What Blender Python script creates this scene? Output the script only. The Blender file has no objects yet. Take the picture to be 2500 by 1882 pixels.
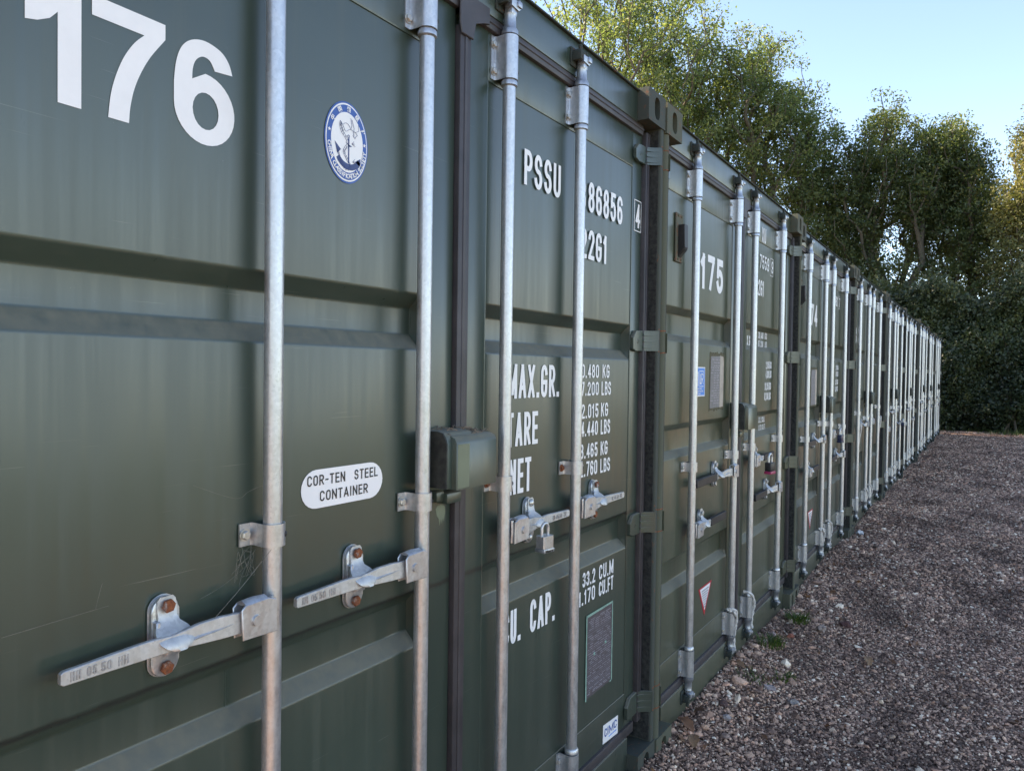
import bpy, bmesh, math, random
import numpy as np
from mathutils import Vector, Matrix, noise
R = math.radians
random.seed(7); rng = np.random.default_rng(11)
scene = bpy.context.scene
COL = scene.collection

# ------------------------------------------------------------------ camera, sky, sun, exposure
cd = bpy.data.cameras.new('camera'); cam = bpy.data.objects.new('camera', cd); COL.objects.link(cam)
cd.sensor_width = 36; cd.lens = 36*1777.079/2500; cd.clip_start = .05; cd.clip_end = 1500
yaw, pit, rol = .5802, -.0200, .0135
fw = Vector((math.cos(yaw)*math.cos(pit), math.sin(yaw)*math.cos(pit), math.sin(pit)))
rt = Vector((math.sin(yaw), -math.cos(yaw), 0)); up = rt.cross(fw)
r2 = rt*math.cos(rol)+up*math.sin(rol); u2 = -rt*math.sin(rol)+up*math.cos(rol)
M = Matrix((r2, u2, -fw)).transposed().to_4x4(); M.translation = Vector((-2.6655, -1.0625, 1.5623))
cam.matrix_world = M
scene.camera = cam

SUN_AZ = R(-10)      # measured from +Y (behind the containers) towards +X
SUN_EL = R(41)
world = bpy.data.worlds.new('World'); scene.world = world; world.use_nodes = True
wn = world.node_tree; wn.nodes.clear()
sky = wn.nodes.new('ShaderNodeTexSky'); sky.sky_type = 'NISHITA'; sky.sun_disc = False
sky.sun_elevation = SUN_EL; sky.sun_rotation = SUN_AZ; sky.altitude = 100; sky.air_density = .8; sky.dust_density = .0; sky.ozone_density = 4.0
bg = wn.nodes.new('ShaderNodeBackground'); bg.inputs['Strength'].default_value = .15
wo = wn.nodes.new('ShaderNodeOutputWorld')
wn.links.new(sky.outputs[0], bg.inputs[0]); wn.links.new(bg.outputs[0], wo.inputs[0])
sl = bpy.data.lights.new('sun', 'SUN'); sl.energy = 5.0; sl.angle = R(.5); sl.color = (1, .93, .82)
so = bpy.data.objects.new('sun', sl); COL.objects.link(so)
sd = Vector((math.sin(SUN_AZ)*math.cos(SUN_EL), math.cos(SUN_AZ)*math.cos(SUN_EL), math.sin(SUN_EL)))
so.rotation_euler = sd.to_track_quat('Z', 'Y').to_euler(); so.location = (0, 8, 14)
scene.view_settings.view_transform = 'Standard'; scene.view_settings.look = 'None'
scene.view_settings.exposure = 1.83; scene.view_settings.gamma = 1
scene.view_settings.use_curve_mapping = False
scene.view_settings.use_white_balance = True; scene.view_settings.white_balance_temperature = 8550; scene.view_settings.white_balance_tint = 14   # the phone balanced for open shade

# ------------------------------------------------------------------ materials
def nmat(name):
    m = bpy.data.materials.new(name); m.use_nodes = True
    nt = m.node_tree; b = nt.nodes['Principled BSDF']; return m, nt, b
def N(nt, t, **k):
    n = nt.nodes.new(t)
    for a, v in k.items(): setattr(n, a, v)
    return n
def pos_noise(nt, scale=(1, 1, 1), ns=5, detail=4, rough=.6):
    g = N(nt, 'ShaderNodeNewGeometry'); mp = N(nt, 'ShaderNodeMapping'); mp.inputs['Scale'].default_value = scale
    n = N(nt, 'ShaderNodeTexNoise'); n.inputs['Scale'].default_value = ns; n.inputs['Detail'].default_value = detail
    n.inputs['Roughness'].default_value = rough
    nt.links.new(g.outputs['Position'], mp.inputs[0]); nt.links.new(mp.outputs[0], n.inputs['Vector']); return n
def ramp(nt, src, stops, interp='LINEAR'):
    r = N(nt, 'ShaderNodeValToRGB'); cr = r.color_ramp; cr.interpolation = interp
    while len(cr.elements) > 1: cr.elements.remove(cr.elements[-1])
    cr.elements[0].position = stops[0][0]; cr.elements[0].color = (*stops[0][1], 1) if len(stops[0][1]) == 3 else stops[0][1]
    for p, c in stops[1:]:
        e = cr.elements.new(p); e.color = (*c, 1)
    nt.links.new(src, r.inputs[0]); return r
def mix(nt, fac, a, b, mode='MIX'):
    m = N(nt, 'ShaderNodeMix', data_type='RGBA', blend_type=mode)
    for s, v in ((m.inputs[0], fac), (m.inputs[6], a), (m.inputs[7], b)):
        if hasattr(v, 'links') or hasattr(v, 'is_linked'): nt.links.new(v, s)
        elif isinstance(v, (int, float)): s.default_value = v
        else: s.default_value = (*v, 1) if len(v) == 3 else v
    return m.outputs[2]
def bump(nt, b, src, strength=.2, dist=.002):
    bp = N(nt, 'ShaderNodeBump'); bp.inputs['Strength'].default_value = strength; bp.inputs['Distance'].default_value = dist
    nt.links.new(src, bp.inputs['Height']); nt.links.new(bp.outputs[0], b.inputs['Normal'])
def flat(name, col, rough=.5, metal=0, var=.12, ns=30):
    m, nt, b = nmat(name)
    n = pos_noise(nt, ns=ns)
    lo = tuple(c*(1-var) for c in col); hi = tuple(min(1, c*(1+var)) for c in col)
    nt.links.new(ramp(nt, n.outputs['Fac'], [(.3, lo), (.7, hi)]).outputs[0], b.inputs['Base Color'])
    b.inputs['Roughness'].default_value = rough; b.inputs['Metallic'].default_value = metal
    return m
def paint(name, col, dust=(.20, .20, .16), bands=()):
    """weathered container paint: streaks of run-off dust, fine white scratches, chalky patches"""
    m, nt, b = nmat(name)
    big = pos_noise(nt, ns=1.7, detail=5)
    base = ramp(nt, big.outputs['Fac'], [(.3, tuple(c*.86 for c in col)), (.7, tuple(c*1.14 for c in col))]).outputs[0]
    st = pos_noise(nt, (34, 34, .9), ns=1, detail=6, rough=.7)
    stf = ramp(nt, st.outputs['Fac'], [(.56, (0, 0, 0)), (.80, (.08, .08, .08))]).outputs[0]
    c1 = mix(nt, stf, base, dust)
    sp = pos_noise(nt, ns=95, detail=3, rough=.8)
    spf = ramp(nt, sp.outputs['Fac'], [(.71, (0, 0, 0)), (.78, (.38, .38, .38))]).outputs[0]
    c2 = mix(nt, spf, c1, (.30, .29, .25))
    tg = N(nt, 'ShaderNodeNewGeometry'); mp2 = N(nt, 'ShaderNodeMapping'); mp2.inputs['Rotation'].default_value = (0, R(38), 0); mp2.inputs['Scale'].default_value = (5, 5, 330)
    sn2 = N(nt, 'ShaderNodeTexNoise'); sn2.inputs['Scale'].default_value = 1; sn2.inputs['Detail'].default_value = 2; nt.links.new(tg.outputs['Position'], mp2.inputs[0]); nt.links.new(mp2.outputs[0], sn2.inputs['Vector'])
    c2 = mix(nt, ramp(nt, sn2.outputs['Fac'], [(.735, (0, 0, 0)), (.77, (.35, .35, .35))]).outputs[0], c2, (.26, .26, .22))
    # dirt splashed up from the gravel: fades with height
    g = N(nt, 'ShaderNodeNewGeometry'); sx = N(nt, 'ShaderNodeSeparateXYZ'); nt.links.new(g.outputs['Position'], sx.inputs[0])
    mr = N(nt, 'ShaderNodeMapRange'); mr.inputs['From Min'].default_value = .75; mr.inputs['From Max'].default_value = .05
    mr.inputs['To Min'].default_value = 0; mr.inputs['To Max'].default_value = .55; nt.links.new(sx.outputs[2], mr.inputs[0])
    dn = pos_noise(nt, (3, 3, 1), ns=6, detail=6, rough=.75)
    mm = N(nt, 'ShaderNodeMath', operation='MULTIPLY'); nt.links.new(mr.outputs[0], mm.inputs[0]); nt.links.new(dn.outputs['Fac'], mm.inputs[1])
    c3 = mix(nt, mm.outputs[0], c2, (.10, .085, .065))
    # dust lies on whatever faces up
    sn = N(nt, 'ShaderNodeSeparateXYZ'); nt.links.new(g.outputs['Normal'], sn.inputs[0])
    upf = N(nt, 'ShaderNodeMapRange'); upf.inputs['From Min'].default_value = .25; upf.inputs['From Max'].default_value = .9; upf.inputs['To Max'].default_value = 2.2
    nt.links.new(sn.outputs[2], upf.inputs[0])
    dn2 = pos_noise(nt, (9, 9, 2), ns=5, detail=5)
    um = N(nt, 'ShaderNodeMath', operation='MULTIPLY', use_clamp=True); nt.links.new(upf.outputs[0], um.inputs[0]); nt.links.new(dn2.outputs['Fac'], um.inputs[1])
    c4 = mix(nt, um.outputs[0], c3, (.165, .155, .115))
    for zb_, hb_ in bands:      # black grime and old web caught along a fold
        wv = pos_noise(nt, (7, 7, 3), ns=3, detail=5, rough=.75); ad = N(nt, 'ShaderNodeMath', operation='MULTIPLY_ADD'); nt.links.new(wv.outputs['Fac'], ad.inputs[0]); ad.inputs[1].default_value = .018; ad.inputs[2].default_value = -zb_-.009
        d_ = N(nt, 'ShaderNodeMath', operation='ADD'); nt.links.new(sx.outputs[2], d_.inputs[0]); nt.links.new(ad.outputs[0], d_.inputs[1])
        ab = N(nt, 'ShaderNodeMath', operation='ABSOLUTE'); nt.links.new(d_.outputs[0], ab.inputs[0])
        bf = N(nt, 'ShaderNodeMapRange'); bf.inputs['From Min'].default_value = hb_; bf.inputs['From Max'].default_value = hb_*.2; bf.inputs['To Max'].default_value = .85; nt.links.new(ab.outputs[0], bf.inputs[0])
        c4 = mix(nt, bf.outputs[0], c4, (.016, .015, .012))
    nt.links.new(c4, b.inputs['Base Color'])
    rr = ramp(nt, st.outputs['Fac'], [(.3, (.27, .27, .27)), (.75, (.42, .42, .42))]).outputs[0]
    nt.links.new(rr, b.inputs['Roughness'])
    rr = mix(nt, um.outputs[0], rr, (1.0, 1.0, 1.0)); nt.links.new(rr, b.inputs['Roughness'])
    b.inputs['IOR'].default_value = 1.72
    wob = pos_noise(nt, ns=2.2, detail=1)
    bump(nt, b, wob.outputs['Fac'], .45, .012)
    return m
def galv(name='galvanised_steel', col=(.55, .56, .575), rk=.86):
    m, nt, b = nmat(name)
    n = pos_noise(nt, (1, 1, .45), ns=60, detail=4, rough=.7)
    v = N(nt, 'ShaderNodeTexVoronoi'); v.inputs['Scale'].default_value = 160
    g = N(nt, 'ShaderNodeNewGeometry'); nt.links.new(g.outputs['Position'], v.inputs['Vector'])
    c = ramp(nt, n.outputs['Fac'], [(.25, tuple(x*.84 for x in col)), (.5, col), (.75, tuple(min(1, x*1.10) for x in col))]).outputs[0]
    vb = N(nt, 'ShaderNodeRGBToBW'); nt.links.new(v.outputs['Color'], vb.inputs[0]); c = mix(nt, .22, c, vb.outputs[0], 'SOFT_LIGHT')
    sp = pos_noise(nt, ns=210, detail=2); sf = ramp(nt, sp.outputs['Fac'], [(.68, (0, 0, 0)), (.76, (.5, .5, .5))]).outputs[0]
    c = mix(nt, sf, c, (.25, .24, .23))
    nt.links.new(c, b.inputs['Base Color']); b.inputs['Metallic'].default_value = .80
    nt.links.new(ramp(nt, n.outputs['Fac'], [(.3, (.36*rk, .36*rk, .36*rk)), (.7, (.54*rk, .54*rk, .54*rk))]).outputs[0], b.inputs['Roughness'])
    bump(nt, b, sp.outputs['Fac'], .12, .0006)
    return m
def rusty(name, under, amount=.5):
    m, nt, b = nmat(name)
    n = pos_noise(nt, ns=45, detail=5, rough=.7)
    r = pos_noise(nt, ns=160, detail=3)
    rc = ramp(nt, r.outputs['Fac'], [(.3, (.10, .028, .012)), (.6, (.26, .075, .025)), (.8, (.38, .15, .06))]).outputs[0]
    f = ramp(nt, n.outputs['Fac'], [(amount-.08, (1, 1, 1)), (amount+.06, (0, 0, 0))]).outputs[0]
    nt.links.new(mix(nt, f, under, rc), b.inputs['Base Color']); b.inputs['Roughness'].default_value = .8
    bump(nt, b, r.outputs['Fac'], .4, .001)
    return m
MT = {}
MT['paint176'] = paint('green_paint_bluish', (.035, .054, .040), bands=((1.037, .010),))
MT['paint175'] = paint('green_paint_olive', (.062, .073, .045))
MT['paint174'] = paint('green_paint_mid', (.048, .062, .043))
MT['paintfar'] = paint('green_paint_deep', (.036, .048, .040))
MT['galv'] = galv()
MT['forged'] = galv('forged_zinc', (.56, .555, .545), 1.25)
MT['gasket'] = flat('rubber_gasket', (.050, .042, .044), .5, ns=14, var=.25)
MT['black'] = flat('black_grime', (.026, .026, .023), .8, ns=70, var=.95)
MT['grime'] = flat('grimy_paint', (.030, .031, .025), .8, ns=35, var=.7)
MT['darkgreen'] = rusty('keeper_dark_green', (.030, .038, .032), .34)
MT['rust'] = rusty('rusty_bolt', (.3, .29, .27), .62)
MT['rustring'] = rusty('rusty_ring', (.09, .06, .04), .66)
MT['boltm'] = galv('bolt_zinc', (.6, .58, .54))
MT['white'] = flat('white_print', (.88, .855, .84), .42, var=.03, ns=25)
MT['sticker'] = flat('white_sticker', (.86, .83, .82), .35, var=.03, ns=8)
MT['blue'] = flat('blue_print', (.025, .10, .36), .4, var=.05)
MT['navy'] = flat('navy_print', (.025, .05, .17), .4, var=.05)
MT['ltblue'] = flat('label_blue', (.04, .26, .74), .35, var=.05)
MT['ink'] = flat('black_ink', (.02, .02, .022), .45, var=.05)
MT['red'] = flat('red_print', (.55, .025, .035), .4, var=.06)
MT['greyink'] = flat('grey_ink', (.30, .27, .30), .5, var=.1)
MT['plate'] = flat('data_plate_metal', (.115, .095, .10), .42, metal=.15, var=.14, ns=60)
MT['plate2'] = flat('grey_plate', (.17, .16, .165), .45, var=.2, ns=50)
MT['cream'] = flat('cream_tape', (.46, .38, .31), .6, var=.15)
MT['mint'] = flat('mint_paint', (.22, .36, .29), .5, var=.2, ns=60)
MT['sage'] = flat('sage_touch_up', (.15, .175, .115), .45, var=.08, ns=20)
MT['rubber'] = flat('black_rubber', (.022, .02, .021), .5, var=.2)
MT['brownedge'] = flat('old_adhesive', (.10, .085, .045), .8, var=.5, ns=90)
MT['vplate'] = rusty('vent_plate', (.10, .10, .07), .42)
MT['pink'] = flat('pink_plastic', (.38, .03, .10), .4, var=.05)
MT['navylock'] = flat('navy_enamel', (.02, .03, .075), .35, var=.1)
MT['rope'] = flat('white_rope', (.66, .61, .56), .9, var=.25, ns=120)
MT['web'] = flat('cobweb_silk', (.22, .21, .18), .9, var=.3, ns=80)
MT['debris'] = flat('dry_litter', (.20, .15, .11), .95, var=.45, ns=150)
MT['dullzinc'] = galv('dull_zinc', (.42, .44, .47))

# ------------------------------------------------------------------ mesh helpers
class MB:
    def __init__(s): s.bm = bmesh.new()
    def poly(s, pts): return s.bm.faces.new([s.bm.verts.new(p) for p in pts])
    def box(s, x0, x1, y0, y1, z0, z1, bev=0, seg=1):
        v = [s.bm.verts.new((x, y, z)) for x in (x0, x1) for y in (y0, y1) for z in (z0, z1)]
        fs = [s.bm.faces.new([v[i] for i in q]) for q in ((0, 1, 3, 2), (4, 6, 7, 5), (0, 4, 5, 1), (2, 3, 7, 6), (0, 2, 6, 4), (1, 5, 7, 3))]
        if bev:
            es = list({e for f in fs for e in f.edges})
            bmesh.ops.bevel(s.bm, geom=es, offset=bev, segments=seg, profile=.5, affect='EDGES')
        return s
    def prism(s, pts, y0, y1, bev=0, seg=1, ax='y'):
        """outline in x,z (ax y) or in x,y (ax z) pushed from y0 to y1"""
        f = (lambda p, t: (p[0], t, p[1])) if ax == 'y' else ((lambda p, t: (p[0], p[1], t)) if ax == 'z' else (lambda p, t: (t, p[0], p[1])))
        a = [s.bm.verts.new(f(p, y0)) for p in pts]; b = [s.bm.verts.new(f(p, y1)) for p in pts]; n = len(pts)
        fs = [s.bm.faces.new(a), s.bm.faces.new(b[::-1])]
        for i in range(n): fs.append(s.bm.faces.new((a[i], b[i], b[(i+1) % n], a[(i+1) % n])))
        if bev:
            es = list({e for q in fs[:2] for e in q.edges})
            bmesh.ops.bevel(s.bm, geom=es, offset=bev, segments=seg, profile=.5, affect='EDGES')
        return s
    def cyl(s, p0, p1, r0, r1=None, n=20, cap=True):
        r1 = r0 if r1 is None else r1
        p0, p1 = Vector(p0), Vector(p1); d = (p1-p0).normalized()
        a = d.orthogonal().normalized(); b = d.cross(a)
        A = [s.bm.verts.new(p0+(a*math.cos(t)+b*math.sin(t))*r0) for t in [2*math.pi*i/n for i in range(n)]]
        B = [s.bm.verts.new(p1+(a*math.cos(t)+b*math.sin(t))*r1) for t in [2*math.pi*i/n for i in range(n)]]
        for i in range(n): s.bm.faces.new((A[i], A[(i+1) % n], B[(i+1) % n], B[i]))
        if cap: s.bm.faces.new(A[::-1]); s.bm.faces.new(B)
        return s
    def lathe(s, c, prof, n=24, axis='z'):
        rings = []
        for r, z in prof:
            if axis == 'z': rings.append([s.bm.verts.new((c[0]+r*math.cos(t), c[1]+r*math.sin(t), c[2]+z)) for t in [2*math.pi*i/n for i in range(n)]])
            else: rings.append([s.bm.verts.new((c[0]+r*math.cos(t), c[1]-z, c[2]+r*math.sin(t))) for t in [2*math.pi*i/n for i in range(n)]])
        for a, b in zip(rings, rings[1:]):
            for i in range(n): s.bm.faces.new((a[i], a[(i+1) % n], b[(i+1) % n], b[i]))
        s.bm.faces.new(rings[0][::-1]); s.bm.faces.new(rings[-1])
        return s
    def tube(s, pts, r, n=6):
        pts = [Vector(p) for p in pts]; rings = []
        rs = r if isinstance(r, (list, tuple)) else [r]*len(pts)
        prev = None
        for i, p in enumerate(pts):
            d = (pts[min(i+1, len(pts)-1)]-pts[max(i-1, 0)])
            d = d.normalized() if d.length > 1e-9 else Vector((0, 0, 1))
            a = (prev-d*prev.dot(d)) if prev is not None else d.orthogonal()
            a = a.normalized() if a.length > 1e-6 else d.orthogonal().normalized()
            prev = a; b = d.cross(a)
            rings.append([s.bm.verts.new(p+(a*math.cos(t)+b*math.sin(t))*rs[i]) for t in [2*math.pi*k/n for k in range(n)]])
        for a, b in zip(rings, rings[1:]):
            for i in range(n): s.bm.faces.new((a[i], a[(i+1) % n], b[(i+1) % n], b[i]))
        s.bm.faces.new(rings[0][::-1]); s.bm.faces.new(rings[-1])
        return s
    def sweep(s, secs):
        """closed cross-sections (lists of points, equal length) joined in order and capped"""
        rings = [[s.bm.verts.new(p) for p in q] for q in secs]; n = len(rings[0])
        for a, b in zip(rings, rings[1:]):
            for i in range(n): s.bm.faces.new((a[i], a[(i+1) % n], b[(i+1) % n], b[i]))
        s.bm.faces.new(rings[0][::-1]); s.bm.faces.new(rings[-1])
        return s
    def hexb(s, x, y, z, r=.009, h=.008, rot=.3, washer=True):
        if washer: s.cyl((x, y, z), (x, y-.002, z), r*1.35, n=14)
        pts = [(x+r*math.cos(rot+i*math.pi/3), z+r*math.sin(rot+i*math.pi/3)) for i in range(6)]
        s.prism(pts, y-.002, y-h, bev=.0012)
        return s
    def dome(s, x, y, z, r=.009, h=.006):
        return s.lathe((x, y, z), [(r*1.0, 0), (r*.95, h*.35), (r*.7, h*.75), (r*.3, h)], 14, 'y')
    def quad(s, pts): s.poly(pts); return s
    def mesh(s, name, smooth=35):
        bmesh.ops.recalc_face_normals(s.bm, faces=s.bm.faces)
        me = bpy.data.meshes.new(name); s.bm.to_mesh(me); s.bm.free()
        if smooth is not None:
            for p in me.polygons: p.use_smooth = True
            me.set_sharp_from_angle(angle=R(smooth))
        return me
def link(name, me, mat, parent=None, loc=None, kind=None):
    o = bpy.data.objects.new(name, me); COL.objects.link(o)
    if mat is not None:
        if not me.materials: me.materials.append(mat)
        if me.materials[0] != mat:
            o.material_slots[0].link = 'OBJECT'; o.material_slots[0].material = mat
    if parent: o.parent = parent
    if loc: o.location = loc
    if kind: o['kind'] = kind
    return o
def thing(name, label, cat, loc=(0, 0, 0), group=None):
    o = bpy.data.objects.new(name, None); COL.objects.link(o); o.location = loc; o.empty_display_size = .1
    o['label'] = label; o['category'] = cat
    if group: o['group'] = group
    return o
def tag(o, label, cat, group=None):
    o['label'] = label; o['category'] = cat
    if group: o['group'] = group
    return o
CACHE = {}
def cached(key, fn):
    if key not in CACHE: CACHE[key] = fn()
    return CACHE[key]

# ---- lettering: text outlines become flat meshes, 1 mm proud of what they are printed on
def text_geo(s, bold=.0, spacing=1.0):
    cu = bpy.data.curves.new('lettering', 'FONT'); cu.body = s; cu.size = 1; cu.offset = bold; cu.space_character = spacing
    cu.resolution_u = 4; cu.fill_mode = 'FRONT'
    ob = bpy.data.objects.new('lettering', cu); COL.objects.link(ob)
    bpy.context.view_layer.update()
    dg = bpy.context.evaluated_depsgraph_get()
    me = bpy.data.meshes.new_from_object(ob.evaluated_get(dg))
    bpy.data.objects.remove(ob); bpy.data.curves.remove(cu)
    v = np.array([tuple(q.co) for q in me.vertices])[:, :2]; f = [tuple(p.vertices) for p in me.polygons]
    bpy.data.meshes.remove(me); return v, f
def text_bm(items, y):
    """items: (string, x0, x1, z0, z1[, bold[, spacing]]) fitted into their boxes on plane y (facing -Y)"""
    bm = bmesh.new()
    for it in items:
        s, x0, x1, z0, z1 = it[:5]; bold = it[5] if len(it) > 5 else .012; sp = it[6] if len(it) > 6 else 1
        v, f = text_geo(s, bold, sp)
        lo, hi = v.min(0), v.max(0); sc = (np.array((x1, z1))-np.array((x0, z0)))/(hi-lo)
        q = (v-lo)*sc+np.array((x0, z0))
        vs = [bm.verts.new((a, y, b)) for a, b in q]
        for t in f:
            try: bm.faces.new([vs[i] for i in t])
            except ValueError: pass
    return bm
def bm_mesh(bm, name, flip=True):
    for f in bm.faces:
        f.normal_update()
        if f.normal.y > 0: f.normal_flip()
    me = bpy.data.meshes.new(name); bm.to_mesh(me); bm.free(); return me
def _a(cx, cz, rx, rz, a0, a1, n=10): return [(cx+rx*math.cos(R(a0+(a1-a0)*i/n)), cz+rz*math.sin(R(a0+(a1-a0)*i/n))) for i in range(n+1)]
def _six(): return [_a(.5, .78, .5, .22, 8, 180)+[(0, .5), (0, .285)], _a(.5, .285, .5, .285, 180, 540, 20)]
_P = [(0, 0), (0, 1), (.5, 1)]+_a(.5, .735, .5, .265, 90, -90)+[(0, .47)]
_C = _a(.5, .76, .5, .24, 8, 180)+_a(.5, .24, .5, .24, 180, 352)
GLYPH = {   # pen strokes in a unit box, and the width of the letter
 '0': ([_a(.5, .77, .5, .23, 0, 180)+_a(.5, .23, .5, .23, 180, 360)+[(1, .77)]], 1), '1': ([[(0, .78), (.62, .98), (.62, 0)]], .52),
 '2': ([_a(.5, .75, .5, .25, 172, -20)+[(.0, 0), (1, 0)]], 1), '3': ([_a(.5, .765, .47, .235, 158, -90)+_a(.5, .265, .5, .265, 90, -160)], 1),
 '4': ([[(.76, 0), (.76, 1), (0, .26), (1.05, .26)]], 1.02), '5': ([[(.94, 1), (.12, 1), (.07, .54)]+_a(.5, .315, .5, .315, 132, -160, 16)], 1),
 '6': (_six(), 1), '7': ([[(0, 1), (1, 1), (.36, 0)]], .96), '8': ([_a(.5, .76, .45, .24, 90, 450, 20), _a(.5, .265, .5, .265, 90, 450, 20)], 1),
 '9': ([[(1-x, 1-z) for x, z in q] for q in _six()], 1), 'A': ([[(0, 0), (.5, 1), (1, 0)], [(.16, .28), (.84, .28)]], 1.12),
 'B': ([[(.02, 0), (0, 1), (.55, 1)]+_a(.55, .765, .40, .235, 90, -90)+[(0, .53)], [(.5, .53)]+_a(.55, .265, .45, .265, 90, -90)+[(0, 0)]], 1),
 'C': ([_C], 1), 'D': ([[(0, 0), (0, 1), (.5, 1)]+_a(.5, .7, .5, .3, 90, 0)+_a(.5, .3, .5, .3, 0, -90)+[(0, 0)]], 1), 'E': ([[(1, 1), (0, 1), (0, 0), (1, 0)], [(0, .52), (.86, .52)]], .86),
 'F': ([[(1, 1), (0, 1), (0, 0)], [(0, .50), (.86, .50)]], .84), 'G': ([_C+[(1, .46), (.55, .46)]], 1), 'H': ([[(0, 0), (0, 1)], [(1, 0), (1, 1)], [(0, .5), (1, .5)]], 1),
 'I': ([[(.5, 0), (.5, 1)]], .12), 'K': ([[(0, 0), (0, 1)], [(1, 1), (.05, .42)], [(.36, .58), (1, 0)]], 1), 'L': ([[(0, 1), (0, 0), (1, 0)]], .82),
 'M': ([[(0, 0), (0, 1), (.5, .12), (1, 1), (1, 0)]], 1.4), 'N': ([[(0, 0), (0, 1), (1, 0), (1, 1)]], 1.06), 'O': ([_a(.5, .74, .5, .26, 0, 180)+_a(.5, .26, .5, .26, 180, 360)+[(1, .74)]], 1),
 'P': ([_P], 1), 'R': ([_P, [(.42, .47), (1, 0)]], 1.02), 'S': ([_a(.5, .755, .47, .245, 14, 262, 16)+_a(.5, .255, .5, .255, 90, -166, 16)], 1),
 'T': ([[(0, 1), (1, 1)], [(.5, 1), (.5, 0)]], .96), 'U': ([[(0, 1)]+_a(.5, .24, .5, .24, 180, 360)+[(1, 1)]], 1), 'X': ([[(0, 1), (1, 0)], [(0, 0), (1, 1)]], 1.05),
 'Y': ([[(0, 1), (.5, .45), (1, 1)], [(.5, .45), (.5, 0)]], 1), '-': ([[(0, .46), (1, .46)]], .62), '.': ('dot', .1), ',': ('comma', .14), ' ': ([], .55)}
def split_sharp(st):
    out = []
    for p in st:
        cur = [p[0]]
        for i in range(1, len(p)-1):
            a, b, c = Vector(p[i-1]), Vector(p[i]), Vector(p[i+1]); cur.append(p[i])
            if (b-a).length > 1e-6 and (c-b).length > 1e-6 and (b-a).angle(c-b) > R(50): out.append(cur); cur = [p[i]]
        cur.append(p[-1]); out.append(cur)
    return out
def stroke_text(bm, s, x0, x1, z0, z1, y, pen, gap=.42):
    """condensed stencil-gothic lettering drawn with a pen of constant width"""
    h = z1-z0; ws = [GLYPH[c][1] for c in s]
    unit = ((x1-x0)-pen*len(s))/(sum(ws)+gap*(len(s)-1)) if len(s) > 1 or sum(ws) > 0 else 1
    x = x0; lay = 0
    for c, w_ in zip(s, ws):
        st = GLYPH[c][0]; wd = unit*w_
        if st in ('dot', 'comma'):
            p = pen*1.15; q = [(x, z0), (x+p, z0), (x+p, z0+p), (x, z0+p)] if st == 'dot' else [(x+p*.1, z0-p*.9), (x+p*.6, z0-p*.9), (x+p, z0+p), (x, z0+p)]
            bm.faces.new([bm.verts.new((a, y, b)) for a, b in q])
        else:
            for k, path in enumerate(split_sharp(st)):
                P_ = [Vector((x+pen/2+px*wd, z0+pen/2+pz*(h-pen))) for px, pz in path]
                P_ = [p for i, p in enumerate(P_) if i == 0 or (p-P_[i-1]).length > 1e-6]
                closed = (P_[0]-P_[-1]).length < 1e-5
                n = len(P_); Lf, Rt = [], []
                for i, p in enumerate(P_):
                    a = P_[i-1] if i > 0 else (P_[-2] if closed else None); b = P_[i+1] if i < n-1 else (P_[1] if closed else None)
                    d1 = (p-a).normalized() if a is not None else (b-p).normalized(); d2 = (b-p).normalized() if b is not None else d1
                    n1, n2 = Vector((-d1.y, d1.x)), Vector((-d2.y, d2.x)); m_ = n1+n2
                    if m_.length < .25: m_ = n1.copy(); k_ = 1
                    else: m_.normalize(); k_ = min(1.9, 1/max(.3, m_.dot(n1)))
                    e = Vector((0, 0))
                    if not closed and i == 0: e = -d2*pen*.5
                    if not closed and i == n-1: e = d1*pen*.5
                    if c in 'AMNVXYK47' and not closed: e = e*1.0
                    Lf.append(p+m_*pen/2*k_+e); Rt.append(p-m_*pen/2*k_+e)
                yy = y-.0002*k
                lv = [bm.verts.new((p.x, yy, min(z1, max(z0, p.y)))) for p in Lf]; rv = [bm.verts.new((p.x, yy, min(z1, max(z0, p.y)))) for p in Rt]
                for i in range(n-1):
                    try: bm.faces.new((lv[i], lv[i+1], rv[i+1], rv[i]))
                    except ValueError: pass
        x += wd+pen+unit*gap
def lettering(parent, items, y, mat=None, name='lettering'):
    """one object for every printed word"""
    for it in items:
        bm = bmesh.new(); s_, x0, x1, z0, z1 = it[:5]; pen = it[5] if len(it) > 5 else .125
        stroke_text(bm, s_, x0, x1, z0, z1, y, pen*(z1-z0)); link(name, bm_mesh(bm, name), mat or MT['white'], parent)
def font_lettering(parent, items, y, mat=None, name='lettering'):
    for it in items: link(name, bm_mesh(text_bm([it], y), name), mat or MT['white'], parent)
def planes(parent, name, polys, y, mat, thick=.0006):
    m = MB()
    for p in polys: m.prism(p, y, y+thick)
    return link(name, m.mesh(name, None), mat, parent)
def rect(x0, x1, z0, z1): return [(x0, z0), (x1, z0), (x1, z1), (x0, z1)]

# ------------------------------------------------------------------ container geometry (local: x along the front, y into the box, z up)
W_, H_, DEP = 2.438, 2.591, 6.058
DY = .062          # door face
RODR = .0172
HINGE_Z = [(2.333, 2.401), (1.627, 1.706), (.932, 1.012), (.237, .319)]

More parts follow.
